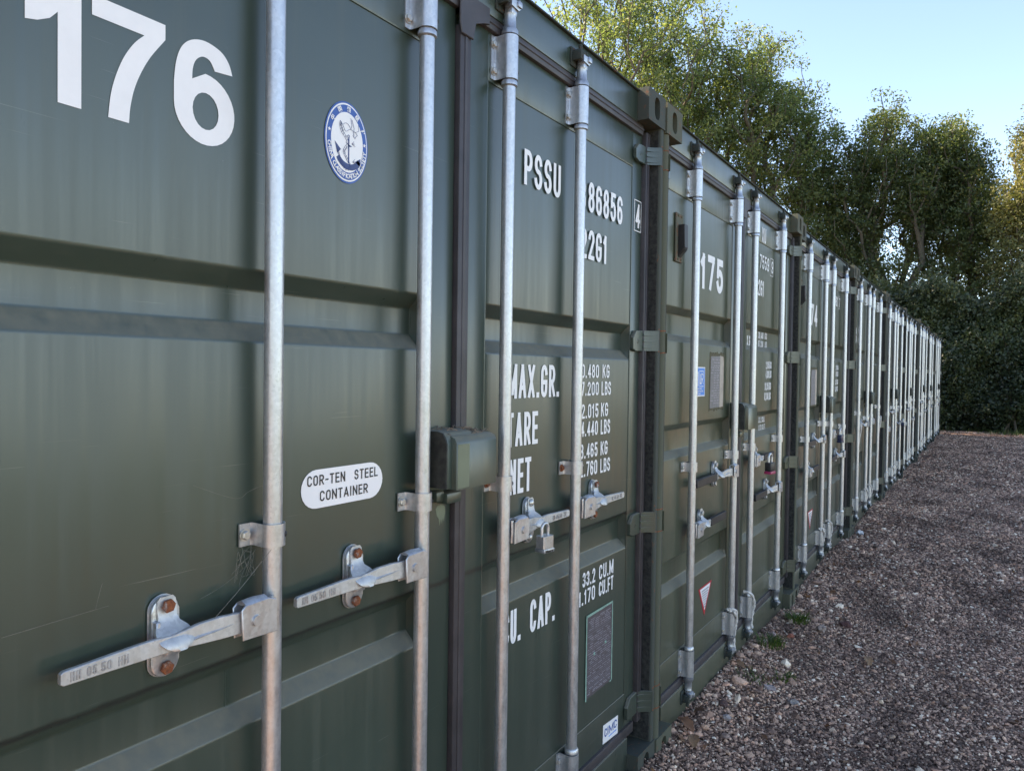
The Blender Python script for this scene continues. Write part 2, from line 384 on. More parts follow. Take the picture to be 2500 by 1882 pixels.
def casting_mesh(top=True, rightside=True):
    m = MB(); w, d, h = .162, .178, .118
    # front face with its oval hole
    n = 28; hx, hz, a, b = w/2, h/2, .026, .041
    def oval(t):
        c, s_ = math.cos(t), math.sin(t); return (hx+a*abs(c)**.8*(1 if c > 0 else -1), hz+b*abs(s_)**.7*(1 if s_ > 0 else -1))
    def outer(t):
        c, s_ = math.cos(t), math.sin(t); k = 1/max(abs(c)/(w/2), abs(s_)/(h/2)); return (hx+c*k, hz+s_*k)
    angs = sorted([2*math.pi*i/n+.001 for i in range(n)]+[math.atan2(sz*h/2, sx*w/2) % (2*math.pi) for sx in (-1, 1) for sz in (-1, 1)])
    bm = m.bm
    O = [bm.verts.new((outer(t)[0], 0, outer(t)[1])) for t in angs]; I = [bm.verts.new((oval(t)[0], 0, oval(t)[1])) for t in angs]
    K = [bm.verts.new((oval(t)[0], .035, oval(t)[1])) for t in angs]; n = len(angs)
    B = [bm.verts.new((outer(t)[0], d, outer(t)[1])) for t in angs]
    for i in range(n):
        j = (i+1) % n
        bm.faces.new((O[i], O[j], I[j], I[i])); bm.faces.new((I[i], I[j], K[j], K[i])); bm.faces.new((O[j], O[i], B[i], B[j]))
    bm.faces.new(B); bm.faces.new(K[::-1])
    return m.mesh('corner_casting', 40)
def rounded_profile(pts, r, seg=2):
    """round every inner corner of an open polyline"""
    out = [pts[0]]
    for a, b, c in zip(pts, pts[1:], pts[2:]):
        a, b, c = Vector(a), Vector(b), Vector(c); u, v = (a-b), (c-b); k = min(r, u.length*.45, v.length*.45)
        p, q = b+u.normalized()*k, b+v.normalized()*k
        for i in range(seg+1):
            t = i/seg; out.append(tuple((1-t)**2*p+2*t*(1-t)*b+t*t*q))
    out.append(pts[-1]); return out
def door_mesh(x0, x1, pa, pb, grooves, zb=.200, zt=2.452, rail_b=.335, rail_t=2.310, depth=.033):
    m = MB(); bm = m.bm; yp = DY+.003
    # frame: stiles and rails, 3 mm proud of the sheet
    m.box(x0, pa, DY, DY+.05, zb, zt, .0025, 2); m.box(pb, x1, DY, DY+.05, zb, zt, .0025, 2)
    m.box(pa, pb, DY+.0002, DY+.05, zb, rail_b, .0025, 2); m.box(pa, pb, DY+.0002, DY+.05, rail_t, zt, .0025, 2)
    # sheet with pressed grooves
    prof = [(yp, rail_t+.003)]
    for g in grooves: prof += [(yp, g[0]), (yp+depth, g[1]), (yp+depth, g[2]), (yp, g[3])]
    prof.append((yp, rail_b-.003)); prof = rounded_profile(prof, .0045, 3)
    ex = .004
    cols = [pa-.001, pa+ex, pb-ex, pb+.001]
    V = []
    for y, z in prof: V.append([bm.verts.new((x, y if x not in (cols[0], cols[3]) else yp, z)) for x in cols])
    for i in range(len(V)-1):
        for j in range(3): bm.faces.new((V[i][j], V[i][j+1], V[i+1][j+1], V[i+1][j]))
    # weld beads
    for z in (rail_b, rail_t): m.tube([(pa, DY+.002, z), ((pa+pb)/2, DY+.0022, z+.0005), (pb, DY+.002, z)], .0028, 6)
    for x in (pa, pb): m.tube([(x, DY+.002, rail_b), (x, DY+.002, rail_t)], .0024, 6)
    # back skin
    m.box(x0+.003, x1-.003, DY+.052, DY+.058, zb+.003, zt-.003)
    return m.mesh('door', 40)
def bracket_mesh(fl=.038, z0=0, z1=.1145, r=.0195, slots=False):
    """strap that wraps the rod, its flange bolted to the door on the left; origin on the rod axis"""
    m = MB(); yd = DY-.026; t = .0035
    out = []
    out += [(-fl, yd-.001), (-r-.004, yd-.001)]
    arc = [(r*math.cos(a), -r*math.sin(a)) for a in [R(185-10*i) for i in range(20)]]
    pts = [(-fl, yd-t), (-r-.0045, yd-t), (-r-.001, yd-t-.006)]+[(-(r+t)*math.cos(R(8*i-4)), -(r+t)*math.sin(R(8*i-4))) for i in range(24)]+[(r+t, yd)]
    inn = [(r, yd)]+[(r*math.cos(R(8*i-4)), -r*math.sin(R(8*i-4))) for i in range(24)]+[(-r, yd-.004), (-r-.003, yd), (-fl, yd)]
    ring = pts+inn
    bm = m.bm
    A = [bm.verts.new((x, y, z0)) for x, y in ring]; B = [bm.verts.new((x, y, z1)) for x, y in ring]; n = len(ring)
    for i in range(n): bm.faces.new((A[i], A[(i+1) % n], B[(i+1) % n], B[i]))
    k = len(pts)
    for V in (A, B):
        p, q = V[:k], V[k:][::-1]
        mlen = min(len(p), len(q))
        for i in range(max(len(p), len(q))-1):
            a, b = p[min(i, len(p)-1)], p[min(i+1, len(p)-1)]; c, d = q[min(i, len(q)-1)], q[min(i+1, len(q)-1)]
            vs = []
            for v in (a, b, d, c):
                if v not in vs: vs.append(v)
            if len(vs) > 2:
                try: bm.faces.new(vs)
                except ValueError: pass
    if slots:
        m.box(-fl+.014, -fl+.0165, yd-t-.0018, yd-t+.0005, z0+.045, z0+.075)
    return m.mesh('guide_bracket', 40)
def cam_mesh(up_=1):
    """forged rod end above the guide: collar, neck, flats and the hooked cam"""
    m = MB(); s = up_
    m.lathe((0, 0, 0), [(.0195, 0), (.0225, .002*s), (.0225, .012*s), (.019, .018*s), (.0165, .022*s), (.0155, .050*s), (.0175, .056*s)], 24)
    m.box(-.013, .013, -.015, .011, min(.052*s, .078*s), max(.052*s, .078*s), .004, 2)
    # cam: a hook leaning out of the keeper
    pts = [(-.020, .070), (.014, .066), (.026, .076), (.028, .094), (.017, .098), (.013, .088), (-.006, .086), (-.020, .092)]
    m.prism([(x, z*s) for x, z in pts], -.020, .006, .003, 2)
    m.box(.004, .022, -.026, -.012, min(.074*s, .090*s), max(.074*s, .090*s), .003, 2)
    return m.mesh('cam', 40)
def keeper_mesh(s=1):
    m = MB(); yb = .046-.026
    m.box(-.044, .020, yb-.007, yb, *sorted((.060*s, .118*s)), .002)
    m.prism([(-.040, .098*s), (-.036, .086*s), (.010, .082*s), (.018, .100*s), (.004, .108*s), (-.030, .110*s)], -.014, yb-.005, .003, 2)
    m.box(-.040, -.028, -.018, yb-.005, *sorted((.074*s, .104*s)), .003, 2)
    m.cyl((-.018, -.004, .100*s), (-.018, -.004, .126*s), .0065, n=12)
    m.box(.000, .012, -.016, yb-.006, *sorted((.090*s, .112*s)), .003)
    return m.mesh('cam_keeper', 40)
def clamp_mesh(): return bracket_mesh(.046, 0, .041, .0190)
def yoke_mesh(d=-1):
    """folded plate welded to the rod, handle pivots inside it; origin rod axis, handle centre height"""
    m = MB()
    X = lambda t: d*t
    for (y0, y1) in ((-.0305, -.0255), (-.006, -.002)):
        pts = [(X(.012), -.031), (X(.083), -.029), (X(.086), .024), (X(.078), .031), (X(.030), .033), (X(.014), .027)]
        m.prism(pts if d > 0 else pts[::-1], y0, y1, .0012)
    sec = [(X(t), .033-.001*abs(i-2)) for i, t in enumerate((.030, .045, .056, .068, .078))]
    m.sweep([[(x, -.0305, .030), (x, -.027, z+.002), (x, -.016, z+.006), (x, -.006, z+.002), (x, -.002, .030), (x, -.016, .029)] for x, z in sec])
    m.cyl((X(.056), -.0345, 0), (X(.056), 0, 0), .0095, n=16)
    m.tube([(X(.0155), -.018, -.03), (X(.0145), -.020, 0), (X(.0155), -.018, .03)], .0045, 8)
    return m.mesh('yoke', 40)
def bar_mesh(d=-1, end=.362, ztw=0, tip=.0105):
    m = MB()
    st = [(.040, -.0180, .0, .0185), (.080, -.0170, .000, .0185), (.118, -.0130, .001, .0190), (.150, -.0070, .000, .0175), (.176, -.0030, -.002, .0145), (.200, -.0020, -.003, .0130), (.222, .0010, -.003, .0135), (.246, .0040, -.004, .0135), (.300, .0045, -.005, .0120), (end-.004, .0045, -.006, tip), (end, .0045, -.006, tip-.003)]
    secs = []
    for t, y, z, h in st:
        x = d*t; th = .0045; z += ztw*t
        secs.append([(x, y-th, z-h+.0012), (x, y-th, z+h-.0012), (x, y-th+.0012, z+h), (x, y+th-.0012, z+h), (x, y+th, z+h-.0012), (x, y+th, z-h+.0012), (x, y+th-.0012, z-h), (x, y-th+.0012, z-h)])
    m.sweep(secs)
    m.sweep([[(d*t, y0-.004, z0-r), (d*t, y0-.004-r*1.3, z0), (d*t, y0-.004, z0+r)] for t, y0, z0, r in ((.095, -.016, .002, .0004), (.125, -.0115, -.001, .0022), (.155, -.0055, -.004, .0038), (.168, -.003, -.006, .0040))])
    return m.mesh('handle_bar', 28)
def hub_mesh(h=.132, w=.048):
    m = MB(); r = w/2
    pts = [(r*math.cos(t), h/2-r+r*math.sin(t)) for t in [math.pi*i/10 for i in range(11)]]+[(r*math.cos(t), -h/2+r+r*math.sin(t)) for t in [math.pi+math.pi*i/10 for i in range(11)]]
    yd = DY-.026
    m.prism(pts, yd-.010, yd-.0005, .003, 2)
    m.prism([(x*1.06, z*1.025) for x, z in pts], yd-.0006, yd+.0004)
    m.box(-r+.002, -r+.010, yd-.022, yd-.009, -.022, .030, .002)       # left stop
    m.box(-.004, r-.001, yd-.020, yd-.009, -.032, -.012, .004, 2)        # lower loop
    return m.mesh('hub_plate', 40)
def catch_mesh(d=-1, k=1.0):
    m = MB(); yd = DY-.026
    rows = [(.066, .011, yd-.013), (.060, .0160, yd-.013), (.046, .0168, yd-.014), (.034, .0158, yd-.016), (.024, .0200, yd-.023), (.016, .0275, yd-.032), (.008, .0315, yd-.042), (.000, .0300, yd-.050), (-.008, .0220, yd-.055), (-.013, .0130, yd-.057)]
    secs = []
    off = lambda z: -d*.003*max(0, (.04-z)/.05)
    for z, hw, y in rows:
        z *= k
        bend = .006 if z < .03 else 0
        x0 = off(z)
        secs.append([(x0-hw, y+bend, z), (x0-hw*.4, y, z), (x0+hw*.4, y, z), (x0+hw, y+bend, z), (x0+hw, y+bend+.0045, z-.001), (x0+hw*.4, y+.0045, z-.001), (x0-hw*.4, y+.0045, z-.001), (x0-hw, y+bend+.0045, z-.001)])
    m.sweep(secs)
    return m.mesh('catch', 38)
def hinge_mesh(side, z0, z1):
    """side +1: right door (pin on the right)"""
    m = MB(); X = (lambda x: x) if side > 0 else (lambda x: W_-x); h = z1-z0
    pts = [(2.278, z0+.006), (2.276, z0+h*.60), (2.302, z1-.004), (2.376, z1), (2.376, z0), (2.300, z0-.002)]
    if side < 0: pts = [(X(x), z) for x, z in pts][::-1]
    m.prism(pts, DY-.016, DY-.001, .0018, 1)
    secs = [[(X(x), y-.008, z0+.001), (X(x), y-.008, z1-.001), (X(x), y+.008, z1-.001), (X(x), y+.008, z0+.001)] for x, y in ((2.368, DY-.010), (2.386, DY-.026), (2.398, DY-.046), (2.404, .006))]
    m.sweep(secs)
    for k in range(3):
        z = z0+h*(.2+.3*k); m.sweep([[(X(x), y-.0105, z-.004), (X(x), y-.0105, z+.004), (X(x), y-.006, z+.005), (X(x), y-.006, z-.005)] for x, y in ((2.362, DY-.010), (2.386, DY-.026), (2.400, .014))])
    m.lathe((X(2.318), DY-.0155, z0+h*.45), [(.009, 0), (.009, .0015), (.006, .0018), (.006, .0006)], 14, 'y')
    return m.mesh('hinge', 28)
def post_mesh(side, wid):
    m = MB(); x0, x1 = (0, wid) if side < 0 else (W_-wid, W_)
    r = wid*.5 if side < 0 else .009
    pts = [(x0, .16), (x0, .004+r)]+[(x0+r-r*math.cos(R(a)), .004+r-r*math.sin(R(a))) for a in range(15, 91, 15)]+[(x1-r+r*math.sin(R(a)), .004+r-r*math.cos(R(a))) for a in range(15, 91, 15)]+[(x1, .16)]
    m.prism(pts, .116, H_-.116, ax='z')
    return m.mesh('corner_post', 40)
def seg7(pts): return pts

NUM = {'1': [[(0, .975), (0, .80), (.13, .80), (.13, 0), (.29, 0), (.29, 1.0), (.17, 1.0), (.115, .865), (.03, .80)]]}

STYLE_A = dict(rods=(.638, 1.057, 1.395, 1.802), left=(.062, 1.2075, .156, 1.090), right=(1.2305, 2.376, 1.348, 2.282),
               grooves=[(1.722, 1.690, 1.627, 1.592), (1.024, .992, .922, .890)], clampz=(1.222,)*4)
STYLE_B = dict(rods=(.427, 1.053, 1.374, 2.002), left=(.062, 1.2075, .156, 1.085), right=(1.2305, 2.376, 1.353, 2.282),
               grooves=[(1.832, 1.806, 1.716, 1.687), (1.331, 1.305, 1.214, 1.187), (.757, .732, .642, .612)], clampz=(1.120, 1.120, 1.132, 1.136))

for nm_, c_ in (('green_paint_bluish', (.050, .056, .044)), ('green_paint_olive', (.085, .088, .058)), ('green_paint_mid', (.062, .066, .046)), ('green_paint_deep', (.045, .052, .042))):
    MT['post_'+nm_] = rusty('post_'+nm_, c_, .33); MT['cast_'+nm_] = rusty('cast_'+nm_, c_, .36)
def frame(t, P, styl):
    for nm, x, z in (('l', 0, 0), ('r', W_-.162, 0), ('l', 0, H_-.118), ('r', W_-.162, H_-.118)):
        link('corner_casting', cached('cast', casting_mesh), MT['cast_'+P.name], t, (x, 0, z))
    for s, w in ((-1, .050), (1, .032)):
        po = link('corner_post', cached(('post', s), lambda: post_mesh(s, w)), MT['post_'+P.name], t)
        def ring():
            m = MB(); cx = .0255 if s < 0 else W_-.017; rr = .0268 if s < 0 else .0165
            m.cyl((cx, .004+rr-.0024, -.002), (cx, .004+rr-.0015, .002), rr, n=20)
            return m.mesh('rust_ring', 40)
        for z0, z1 in HINGE_Z:
            for z in (z0-.003, z1+.003): link('rust_ring', cached(('ring', s), ring), MT['rustring'], po, (0, 0, z))
        def chan():
            m = MB(); xa = .0502 if s < 0 else W_-.0322
            m.box(*sorted((xa, xa-s*.004)), .012, .118, .125, H_-.125); m.box(*sorted((xa-s*.003, xa-s*.040)), .112, .116, .125, H_-.125)
            return m.mesh('post_channel', None)
        link('post_channel', cached(('chan', s), chan), MT['black'], po)
    def header():
        m = MB(); m.box(.158, W_-.158, .045, .12, 2.470, H_-.012, .003, 2); return m.mesh('header', 40)
    link('header', cached('header', header), P, t)
    def sill():
        m = MB(); m.box(.158, W_-.158, .045, .14, .0, .176, .003, 2); return m.mesh('sill', 40)
    link('sill', cached('sill', sill), P, t)
    def roof():
        m = MB(); m.box(.004, W_-.004, .036, .40, H_-.0118, H_-.006, .001)
        n = 60
        prof = [(.004+i*(W_-.008)/n, H_-.008+.004) for i in range(n+1)]
        m.box(.004, W_-.004, .40, DEP, H_-.03, H_-.006); return m.mesh('roof', None)
    link('roof', cached('roof', roof), MT['darkgreen'], t)
    def walls(s):
        m = MB(); x = .004 if s < 0 else W_-.004
        pts = []; k = 0; y = .16
        while y < DEP-.1:
            dd = .0 if k % 4 in (0, 3) else .030
            pts.append((x-s*dd, y)); y += .068; k += 1
        ring = pts+[(px-s*.004, py) for px, py in pts[::-1]]
        bm = m.bm; A = [bm.verts.new((a, b, .1)) for a, b in ring]; B = [bm.verts.new((a, b, H_-.02)) for a, b in ring]; n = len(ring)
        for i in range(n): bm.faces.new((A[i], A[(i+1) % n], B[(i+1) % n], B[i]))
        return m.mesh('side_wall', 30)
    for s in (-1, 1): link('side_wall', cached(('wall', s), lambda: walls(s)), P, t)
    def back():
        m = MB(); m.box(.004, W_-.004, DEP-.06, DEP, 0, H_-.02); return m.mesh('back_wall', None)
    link('back_wall', cached('back', back), P, t)

def doors(t, P, styl, key):
    for s in (-1, 1):
        x0, x1, pa, pb = styl['left'] if s < 0 else styl['right']
        d = link('door', cached((key, 'door', s), lambda: door_mesh(x0, x1, pa, pb, styl['grooves'])), P, t)
        def gask():
            m = MB()
            m.box(x0+(.03 if s < 0 else 0), x1-(.03 if s > 0 else 0), .049, DY+.02, 2.437, 2.481, .004, 2)
            m.box(x0+.03, x1-.03, .046, .050, 2.452, 2.462, .002)
            m.box(x0+(.03 if s < 0 else 0), x1-(.03 if s > 0 else 0), .051, DY+.02, .172, .212, .004, 2)
            if s > 0:
                m.box(1.209, 1.254, .0475, DY+.02, .20, 2.40, .003, 2); m.box(1.226, 1.238, .0455, .049, .21, 2.40, .0015)
                m.prism([(1.200, 2.481), (1.200, 2.40), (1.207, 2.375), (1.256, 2.375), (1.262, 2.42), (1.30, 2.434), (1.325, 2.44), (1.325, 2.483)], .041, .0472, .002)
                m.box(2.362, 2.4012, .043, DY+.03, .20, 2.455, .004, 2); m.box(2.372, 2.382, .0395, .046, .22, 2.44, .002)
            else:
                m.box(.040, .072, .050, DY+.03, .20, 2.455, .004, 2)
            return m.mesh('gasket', 40)
        link('gasket', cached(('gask', s), gask), MT['gasket'], d)
        for z0, z1 in HINGE_Z: link('hinge', cached(('hinge', s, z0), lambda: hinge_mesh(s, z0, z1)), P, d)

def rod(t, xr, clz, rustclamp, Z0=.205, ZT=2.43, tightzinc=True):
    def rm():
        m = MB(); m.cyl((0, 0, .20), (0, 0, 2.436), RODR, n=28)
        for z in (2.299, .333): m.lathe((0, 0, z), [(.0185, 0), (.0222, .003), (.0222, .013), (.0195, .017)], 24)
        return m.mesh('lock_rod', 40)
    o = link('lock_rod', cached('rod', rm), MT['galv'], t, (xr, .026, 0))
    b1 = link('guide_bracket', cached('brk', lambda: bracket_mesh(slots=True)), MT['galv'], o, (0, 0, 2.3175))
    b2 = link('guide_bracket', cached('brk', None), MT['galv'], o, (0, 0, .2175))
    c = link('clamp', cached('clamp', clamp_mesh), MT['galv'], o, (0, 0, clz))
    link('cam', cached('cam1', lambda: cam_mesh(1)), MT['dullzinc'], o, (0, 0, 2.434))
    link('cam', cached('cam0', lambda: cam_mesh(-1)), MT['dullzinc'], o, (0, 0, .2155))
    link('cam_keeper', cached('kp1', lambda: keeper_mesh(1)), MT['darkgreen'], o, (0, 0, 2.432))
    link('cam_keeper', cached('kp0', lambda: keeper_mesh(-1)), MT['darkgreen'], o, (0, 0, .2185))
    def bolt():
        m = MB(); m.hexb(0, 0, 0, .0085, .008, .4); return m.mesh('bolt', 30)
    def plug():
        m = MB(); m.dome(0, 0, 0, .0058, .0035); return m.mesh('plug', 40)
    yd = DY-.026-.004
    for z in (2.3175+.022, 2.3175+.092, .2175+.022, .2175+.092):
        link('bolt', cached('bolt', bolt), MT['boltm'], o, (-.030, yd, z))
    link('bolt', cached('bolt', None), MT['rust'] if rustclamp else MT['boltm'], o, (-.036, yd, clz+.0205))
    for z in (2.3175+.022, 2.3175+.092, clz+.0205):
        q = link('plug', cached('plug', plug), MT['rubber'], o, (.0155, -.0158, z)); q.rotation_euler = (0, 0, R(42))
    return o

def handle(t, xr, d, z, dist, end, grip=False, rust=(False, False), embossed=False, hubh=.132):
    hb = link('door_handle', cached(('bar', d, end), lambda: bar_mesh(d, end)), MT['forged'], t, (xr, .026, z))
    link('yoke', cached(('yoke', d), lambda: yoke_mesh(d)), MT['galv'], hb)
    link('hub_plate', cached(('hub', hubh), lambda: hub_mesh(hubh)), MT['galv'], hb, (d*dist, 0, 0))
    link('catch', cached(('catch', d), lambda: catch_mesh(d)), MT['forged'], hb, (d*dist, 0, 0))
    yd = DY-.026
    def big():
        m = MB(); m.hexb(0, 0, 0, .0112, .009, .15, False); return m.mesh('bolt', 30)
    def dom():
        m = MB(); m.dome(0, 0, 0, .0115, .008); return m.mesh('rivet', 40)
    for k, (zz, yy) in enumerate(((hubh*.39, yd-.014), (-hubh*.38, yd-.010))):
        if rust[k] is None: link('rivet', cached('rivet', dom), MT['boltm'], hb, (d*dist, yy, zz))
        else: link('bolt', cached('bigbolt', big), MT['rust'] if rust[k] else MT['boltm'], hb, (d*dist, yy, zz))
    if grip:
        def gm():
            m = MB(); xa, xb = sorted((d*.275, d*(end+.004))); m.box(xa, xb, -.0045, .0125, -.0235, .0130, .0022, 1); return m.mesh('grip', 40)
        link('grip', cached(('grip', d, end), gm), MT['rubber'], hb)
    if embossed:
        x0, x1 = sorted((d*.352, d*.262))
        def em():
            bm = bmesh.new()
            for q_, a_, b_ in (('HH 05', x0+.003, x0+.040), ('50 HH', x0+.046, x1-.003)): stroke_text(bm, q_, a_, b_, -.0125, .0015, 0, .0022, .5)
            r = bmesh.ops.extrude_face_region(bm, geom=list(bm.faces))
            for v in [q for q in r['geom'] if isinstance(q, bmesh.types.BMVert)]: v.co.y -= .0012
            bmesh.ops.recalc_face_normals(bm, faces=bm.faces)
            me = bpy.data.meshes.new('embossing'); bm.to_mesh(me); bm.free(); return me
        link('embossing', cached(('emb', d), em), MT['dullzinc'], hb, (0, .0002, 0))
    return hb
def hanging_handle(t, xr, d, z):
    """handle out of its catch, hanging straight down from its pivot"""
    hb = link('door_handle', cached(('hang', d), lambda: bar_mesh(d, .34)), MT['forged'], t, (xr+d*.056, .018, z+.056))
    hb.rotation_euler = (0, R(88)*d, 0)
    link('yoke', cached(('yoke', d), None), MT['galv'], t, (xr, .026, z))
    return hb

def lock_box(t, P, z0=1.268, z1=1.395, light=True):
    def left():
        m = MB()
        x0, x1, yf = 1.096, 1.205, -.012
        prof = [(DY, z1+.006), (.016, z1+.006), (.000, z1+.002), (yf+.004, z1-.010), (yf, z1-.022), (yf, z0)]
        inn = [(y+.005, z-.005) for y, z in prof[:-1]]+[(yf+.005, z0)]
        ring = prof+inn[::-1]
        m.prism([(y, z) for y, z in ring], x0+.004, x1, ax='x')
        return m.mesh('lock_box', 30)
    o = link('lock_box', cached('lbL', left), P, t)
    def side():
        m = MB(); yf = -.012
        m.prism([(DY, z1+.006), (.016, z1+.006), (.000, z1+.002), (yf+.004, z1-.010), (yf, z1-.022), (yf, z0), (DY, z0)], 1.096, 1.101, ax='x'); return m.mesh('box_side', None)
    link('box_side', cached('lbS', side), MT['grime'], o)
    def right():
        m = MB(); x0, x1, yf = 1.118, 1.282, -.026
        prof = [(DY-.012, z1-.004), (yf+.020, z1-.004), (yf+.006, z1-.010), (yf, z1-.022), (yf, z0-.004), (DY-.012, z0-.004)]
        m.prism([(y, z) for y, z in prof], x0, x1, .0025, 2, ax='x')
        return m.mesh('lock_cover', 40)
    c = link('lock_cover', cached('lbR', right), P, o)
    if light:
        m = MB(); m.prism([(1.122, z0+.0), (1.166, z0+.0), (1.167, z1-.024), (1.122, z1-.024)], -.0268, -.0258); link('touch_up_stripe', m.mesh('touch_up_stripe', None), MT['sage'], o)
    def ledge():
        m = MB(); m.box(1.145, 1.202, .022, DY, z0-.046, z0-.020, .003, 2); m.box(1.120, 1.150, .034, DY, z0-.040, z0-.014, .004, 2); return m.mesh('lug', 40)
    link('lug', cached('lbg', ledge), P, o)
    return o


# ------------------------------------------------------------------ the nine containers
PITCH = 2.4479
CP = [-2.4353, PITCH-W_-.0018, 2*PITCH-W_-.0025, 3*PITCH-W_+.0002, 4*PITCH-W_+.001]+[k*PITCH-W_ for k in range(5, 9)]
CDY = [-.0016, -.0069, .0056, .0038, -.0059, .012, -.010, .016, -.004]
CDZ = [.0171, .0112, -.0037, -.0051, -.0119, -.022, -.002, -.018, -.010]
LAB = ['nearest dark green shipping container, white 176 and round blue emblem on its left door',
       'olive green shipping container marked 175, second in the row, with black vent',
       'green shipping container marked 174, third in the row, beside the olive one',
       'green shipping container fourth in the row with two handles hanging down',
       'dark shipping container fifth in the row, after the one with hanging handles',
       'dark shipping container sixth in the row from the camera',
       'dark shipping container seventh in the row from the camera',
       'dark shipping container second from the hedge at the far end',
       'dark shipping container standing against the hedge at the far end of the row']
PNT = ['paint176', 'paint175', 'paint174', 'paint174']+['paintfar']*5
CT = []
for k in range(9):
    t = thing('shipping_container', LAB[k], 'container', (CP[k], CDY[k], CDZ[k]), 'shipping containers standing in a row')
    CT.append(t); P = MT[PNT[k]]; st = STYLE_A if k == 0 else STYLE_B
    frame(t, P, st); doors(t, P, st, 'A' if k == 0 else 'B')
    rustc = (False, False, True, True) if k == 0 else (False,)*4
    for i, xr in enumerate(st['rods']): rod(t, xr, st['clampz'][i]+(0 if k < 2 else .05*math.sin(k*2.7+i*1.9)), rustc[i])
    lock_box(t, P, *((1.268, 1.395) if k == 0 else (1.255, 1.362)), light=(k == 0))
    r_ = st['rods']
    if k == 0:
        handle(t, r_[0], -1, 1.106, .190, .362, rust=(True, True), embossed=True)
        handle(t, r_[1], -1, 1.106, .186, .362, rust=(True, True), embossed=True)
        handle(t, r_[2], 1, 1.111, .176, .372, rust=(None, None), embossed=True)
        handle(t, r_[3], 1, 1.113, .186, .372, rust=(True, True), embossed=True)
    elif k == 3:
        hanging_handle(t, r_[0], 1, 1.06); handle(t, r_[1], -1, 1.05, .22, .46, True, hubh=.120)
        handle(t, r_[2], 1, 1.06, .18, .46, True, hubh=.120); hanging_handle(t, r_[3], 1, 1.06)
    else:
        dz_ = (0, 0, .0, .06, .03, -.02, .01, .03, 0)[k]
        handle(t, r_[0], 1, .858+dz_, .205, .50, True, hubh=.120)
        handle(t, r_[1], -1, 1.062+dz_, .225, .56, True, hubh=.120)
        handle(t, r_[2], 1, 1.075+dz_, .180, .50, True, hubh=.120)
        handle(t, r_[3], -1, .862+dz_, .195, .52, True, hubh=.120)

# ---- lettering and stickers on 176 (positions measured on the door face)
C0, C1, C2, C3 = CT[:4]; DZ0 = CDZ[0]
S = .0008
def zz(v): return v-DZ0
yL = DY+.003-.0012        # sheet level
yF = DY-.0012             # frame level
def big_number(parent, glyphs, y):
    m = MB(); bm = bmesh.new()
    for outer, inners in glyphs:
        vs = []
        for loop in [outer]+inners:
            pv = [bm.verts.new((a, y, b)) for a, b in loop]; vs.append([bm.edges.new((pv[i], pv[(i+1) % len(pv)])) for i in range(len(pv))])
        bmesh.ops.triangle_fill(bm, use_beauty=True, use_dissolve=False, edges=[e for l in vs for e in l])
    m.bm.free()
    return link('door_number', bm_mesh(bm, 'door_number'), MT['white'], parent)
def smooth_loop(pts, n=3):
    """Catmull-Rom through a closed loop"""
    out = []; k = len(pts)
    for i in range(k):
        p0, p1, p2, p3 = [Vector(pts[(i+j-1) % k]) for j in range(4)]
        for q in range(n):
            u = q/n; out.append(tuple(.5*((2*p1)+(-p0+p2)*u+(2*p0-5*p1+4*p2-p3)*u*u+(-p0+3*p1-3*p2+p3)*u**3)))
    return out
def arc(cx, cz, rx, rz, a0, a1, n=10): return [(cx+rx*math.cos(R(a0+(a1-a0)*i/n)), cz+rz*math.sin(R(a0+(a1-a0)*i/n))) for i in range(n+1)]
one = [(.246, 2.070), (.246, 2.040), (.262, 2.044), (.278, 2.053), (.2885, 2.066), (.2885, 1.938), (.321, 1.938), (.321, 2.112), (.295, 2.112), (.286, 2.092), (.270, 2.077)]
seven = [(.336, 2.112), (.336, 2.082), (.416, 2.082), (.400, 2.064), (.384, 2.037), (.372, 2.006), (.364, 1.974), (.360, 1.938), (.392, 1.938), (.394, 1.963), (.400, 1.992), (.411, 2.022), (.427, 2.053), (.451, 2.088), (.451, 2.112)]
def dens(pts, n=5):
    out = []
    for i in range(len(pts)-1):
        p0, p1, p2, p3 = [Vector(pts[min(max(i+j-1, 0), len(pts)-1)]) for j in range(4)]
        for q in range(n):
            u = q/n; out.append(tuple(.5*((2*p1)+(-p0+p2)*u+(2*p0-5*p1+4*p2-p3)*u*u+(-p0+3*p1-3*p2+p3)*u**3)))
    return out+[pts[-1]]
seven = seven[:2]+dens(seven[2:8])+dens(seven[8:14])+seven[14:]
six = arc(.523, 1.999, .057, .060, -180, 90, 26)+dens([(.511, 2.0565), (.4985, 2.043), (.4995, 2.060), (.504, 2.074), (.512, 2.083), (.521, 2.0865), (.532, 2.083), (.541, 2.069)][1:])+dens([(.5755, 2.0725), (.568, 2.092), (.552, 2.107), (.523, 2.1135), (.498, 2.107), (.480, 2.090), (.470, 2.063), (.466, 2.030)])
sixi = arc(.524, 1.996, .0245, .031, 0, 342, 19)
big_number(C0, [([(a, zz(b)) for a, b in one], []), ([(a, zz(b)) for a, b in seven], []), ([(a, zz(b)) for a, b in six], [[(a, zz(b)) for a, b in sixi]])], yL)
Z = zz
lettering(C0, [('PSSU', 1.529, 1.739, Z(2.095), Z(2.196), .145), ('3', 1.868, 1.908, Z(2.092), Z(2.192), .145), ('86856', 1.926, 2.192, Z(2.092), Z(2.192), .145),
               ('4', 2.308, 2.348, Z(2.106), Z(2.196), .15), ('22G1', 1.876, 2.070, Z(1.936), Z(2.034), .145)], yF-.001, name='container_code')
bx = (2.296, 2.360, Z(2.092), Z(2.209)); w = .0032
